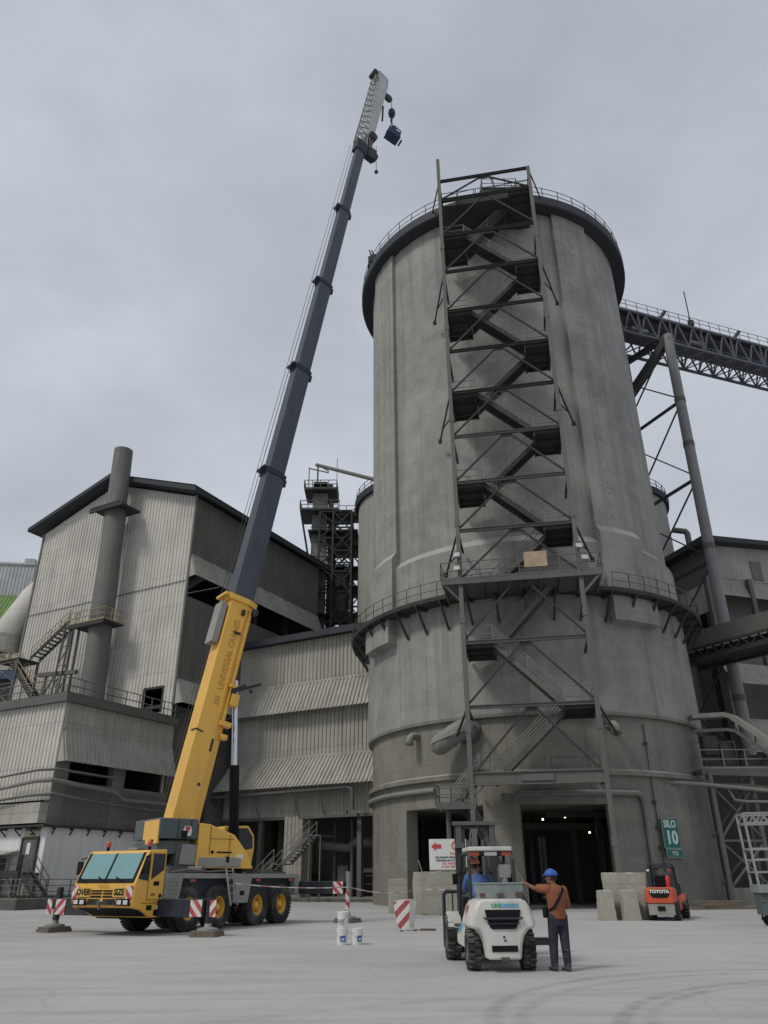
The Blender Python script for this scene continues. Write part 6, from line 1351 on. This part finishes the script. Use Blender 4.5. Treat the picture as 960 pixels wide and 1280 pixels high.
p = MB(); p.prism([(.15,.04,.91),(.38,.35,.89),(.26,.35,.1),(.13,.04,.1)],(0,.05,0)); p.prism([(-.38,.06,.87),(.15,.06,.92),(.36,.35,.9),(-.3,.35,.87)],(0,0,.03)); p.bar((-.15,.4,.85),(-.1,.4,0),.04); p.bar((.28,.38,.85),(.25,.4,0),.04); p.build('barrier_body', MT['white'], br_)
p = MB(); p.bar((-.15,-.25,.02),(-.1,.5,.02),.05,.03); p.bar((.3,-.15,.02),(.35,.5,.02),.05,.03); p.build('barrier_foot', MT['rust'], br_)
p = MB(); p.prism([(0,0,0),(.5,-.1,0),(.55,.15,0),(.3,.28,0),(.05,.2,0)],(0,0,.06)); o = p.build('scrap_plate', MT['rust'], bevel=.01); o.location = (1.1,28.75,0); tag(o,'flat rusty plate lying beside the chevron barrier','plate')
def block(loc, rz, w, d, h, lab, rough=.05, taper=0, nm='concrete_block'):
    bm_ = bmesh.new(); bmesh.ops.create_cube(bm_, size=1); bmesh.ops.subdivide_edges(bm_, edges=bm_.edges[:], cuts=9, use_grid_fill=True)
    for v in bm_.verts:
        k = 1-taper*(v.co.z+.5); v.co = Vector((v.co.x*w*k, v.co.y*d*k, (v.co.z+.5)*h))
        s_ = Vector((math.sin(v.co.x*5+v.co.z*3+loc[0]),math.sin(v.co.y*6+v.co.x*4),math.sin(v.co.x*7+v.co.y*5)))*rough*.35
        v.co += s_+Vector((rnd.uniform(-1,1),rnd.uniform(-1,1),rnd.uniform(-1,1)))*rough*.25
        if v.co.z < .02: v.co.z = 0
    me = bpy.data.meshes.new(nm); bm_.to_mesh(me); bm_.free(); me.materials.append(MT['block']); me.polygons.foreach_set('use_smooth',[True]*len(me.polygons)); me.set_sharp_from_angle(angle=rad(35))
    o = bpy.data.objects.new(nm, me); col.objects.link(o); o.location = loc; o.rotation_euler = (0,0,rz)
    return tag(o, lab, 'concrete block', 'concrete blocks in front of the silo')
block((2.95,41.2,0), rad(-6), 3.2, 1.4, 1.85, 'wide rough concrete block carrying the white notice board', .07)
block((.55,42.6,0), rad(4), .85, .85, 1.55, 'narrow pale concrete block by the left silo opening', .04)
block((10.15,35.9,0), rad(-14), 1.75, 1.5, 1.72, 'large chipped concrete block beside the red forklift', .07)
block((8.95,34.7,0), rad(-4), .66, .8, 1.08, 'left one of two low tapered blocks before the large block', .04, .25)
block((9.85,34.6,0), rad(2), .70, .8, 1.08, 'right one of two low tapered blocks before the large block', .04, .25)
nb = thing('notice_board', (3.05,41.0,1.86), rad(-5), 'white notice board with red arrow and red ring on the concrete block', 'sign')
p = MB(); p.box(-.92,.92,-.03,.03,.10,1.48); bd_ = p.build('board', MT['white_clean'], nb)
p = MB()
for x in (-.75,.75): p.bar((x,.06,-.02),(x,.06,1.4),.08)
p.bar((-.92,.0,.06),(.92,.0,.06),.08); p.build('board_frame', MT['steel_pale'], nb)
p = MB(); p.prism([(-.82,-.034,1.14),(-.58,-.034,1.34),(-.58,-.034,1.24),(-.32,-.034,1.24),(-.32,-.034,1.04),(-.58,-.034,1.04),(-.58,-.034,.94)],(0,-.006,0)); p.build('red_arrow', MT['signred'], bd_)
p = MB(); p.lathe([(.16,-.036),(.225,-.036),(.225,-.044),(.16,-.044)],32,closed_prof=True); p.build('red_ring', MT['signred'], bd_, M=Matrix.Translation((.42,0,1.17)) @ Matrix.Rotation(math.pi/2,4,'X') @ Matrix.Translation((0,0,.08)))
def nt_(s_,z,size,m_,x=0): text('lettering',s_,size,m_,bd_,frame((x,-.034,z),(1,0,0),(0,-1,0)),off=.004,extrude=.003)
nt_('P',1.17,.32,MT['black'],.42); nt_('PUSA',.80,.16,MT['signred'],.3); nt_('DILARANG MELETAK',.64,.13,MT['black']); nt_('KENDERAAN DI SINI',.50,.13,MT['black']); nt_('NO PARKING',.36,.14,MT['signred'],.15); nt_('AT ANY TIME',.22,.11,MT['signred'])
p = MB(); p.tube((0,0,0),(-.16,.1,.55),.025,6); o = p.build('steel_stub', MT['steel_pale']); o.location = (1.75,41.0,1.84); tag(o,'short bent steel stub sticking up from the wide concrete block','stub')
# barrier tape from the crane ladder to the concrete block
p = MB(); pts = []
def sag(a_,b_,d_,n=14): return [Vector(a_).lerp(Vector(b_),i/n)-V(0,0,d_*4*(i/n)*(1-i/n)) for i in range(n+1)]
A1 = RM @ V(.9,1.65,1.45); A2 = RM @ V(-4.2,3.55,1.28); A3 = V(1.5,40.45,1.1)
pts = sag(A1,A2,.08)+sag(A2,A3,.18)[1:]+sag(A3,(4.3,40.35,1.12),.02)[1:]
for a_,b_ in zip(pts,pts[1:]): p.bar(a_,b_,.006,.035)
tag(p.build('barrier_tape', MT['tape']), 'thin red and white barrier tape strung from the crane to the concrete block', 'barrier tape')
# service frame on wheels at the right edge
sf = thing('rolling_frame', (13.8,29.6,0), rad(-12), 'galvanised rolling access frame with lattice top cut by the right edge', 'access frame')
G_ = MT['galv']
p = MB()
for x,y in ((-.75,-.5),(.9,-.5),(-.75,.7),(.9,.7)): p.bar((x,y,1.3),(x-.06,y,3.6),.08)
p.build('upright', G_, sf) if False else None
for x,y in ((-.75,-.5),(.9,-.5),(-.75,.7),(.9,.7)): p = MB(); p.bar((x,y,1.2),(x-.05,y,3.62),.075); p.build('upright', G_, sf)
p = MB()
for y in (-.5,.7):
    for z in (1.7,2.1,2.45,3.3,3.62): p.bar((-.8,y,z),(2.2,y,z),.06)
    for i in range(8): x = -.8+i*.38; p.bar((x,y,3.3),(x+.19,y,3.62),.04); p.bar((x+.19,y,3.62),(x+.38,y,3.3),.04)
for z in (1.7,2.45,3.3,3.62): p.bar((-.78,-.5,z),(-.78,.7,z),.06); p.bar((.88,-.5,z),(.88,.7,z),.06)
p.build('lattice_rails', G_, sf)
p = MB(); p.box(-.8,2.2,-.6,.8,1.05,1.3); p.build('platform_box', MT['toolbox'], sf, bevel=.01)
p = MB(); p.box(-.75,2.2,-.45,.65,.35,1.05); p.box(-.78,2.2,-.48,-.44,.75,.80); p.build('base_tank', MT['crane_grey'], sf, bevel=.02)
for x in (-.45,1.5):
    for y in (-.4,.6): p = MB(); p.path([(x-.15,y,.36),(x-.18,y,.2),(x,y,.12)],.03,6); p.tube((x,y-.06,.16),(x,y+.06,.16),.16,16); p.build('castor', MT['rubber'], sf)
# planks at the foot of the silo
for i,(x,y,a_,z,L) in enumerate(((17.6,45.2,8,.06,3.0),(18.2,45.5,-5,.06,3.2),(18.0,45.3,14,.2,2.6),(17.8,45.6,2,.33,2.8))):
    p = MB(); p.box(-L/2,L/2,-.16,.16,-.05,.07); o = p.build('plank', MT['wood'], bevel=.01); o.location = (x,y,z); o.rotation_euler = (0,0,rad(a_))
    tag(o,['left plank lying on the ground at the foot of the silo','right plank lying on the ground at the foot of the silo','plank lying crosswise in the middle of the plank pile','topmost plank on the pile at the foot of the silo'][i],'plank','planks at the foot of the silo')
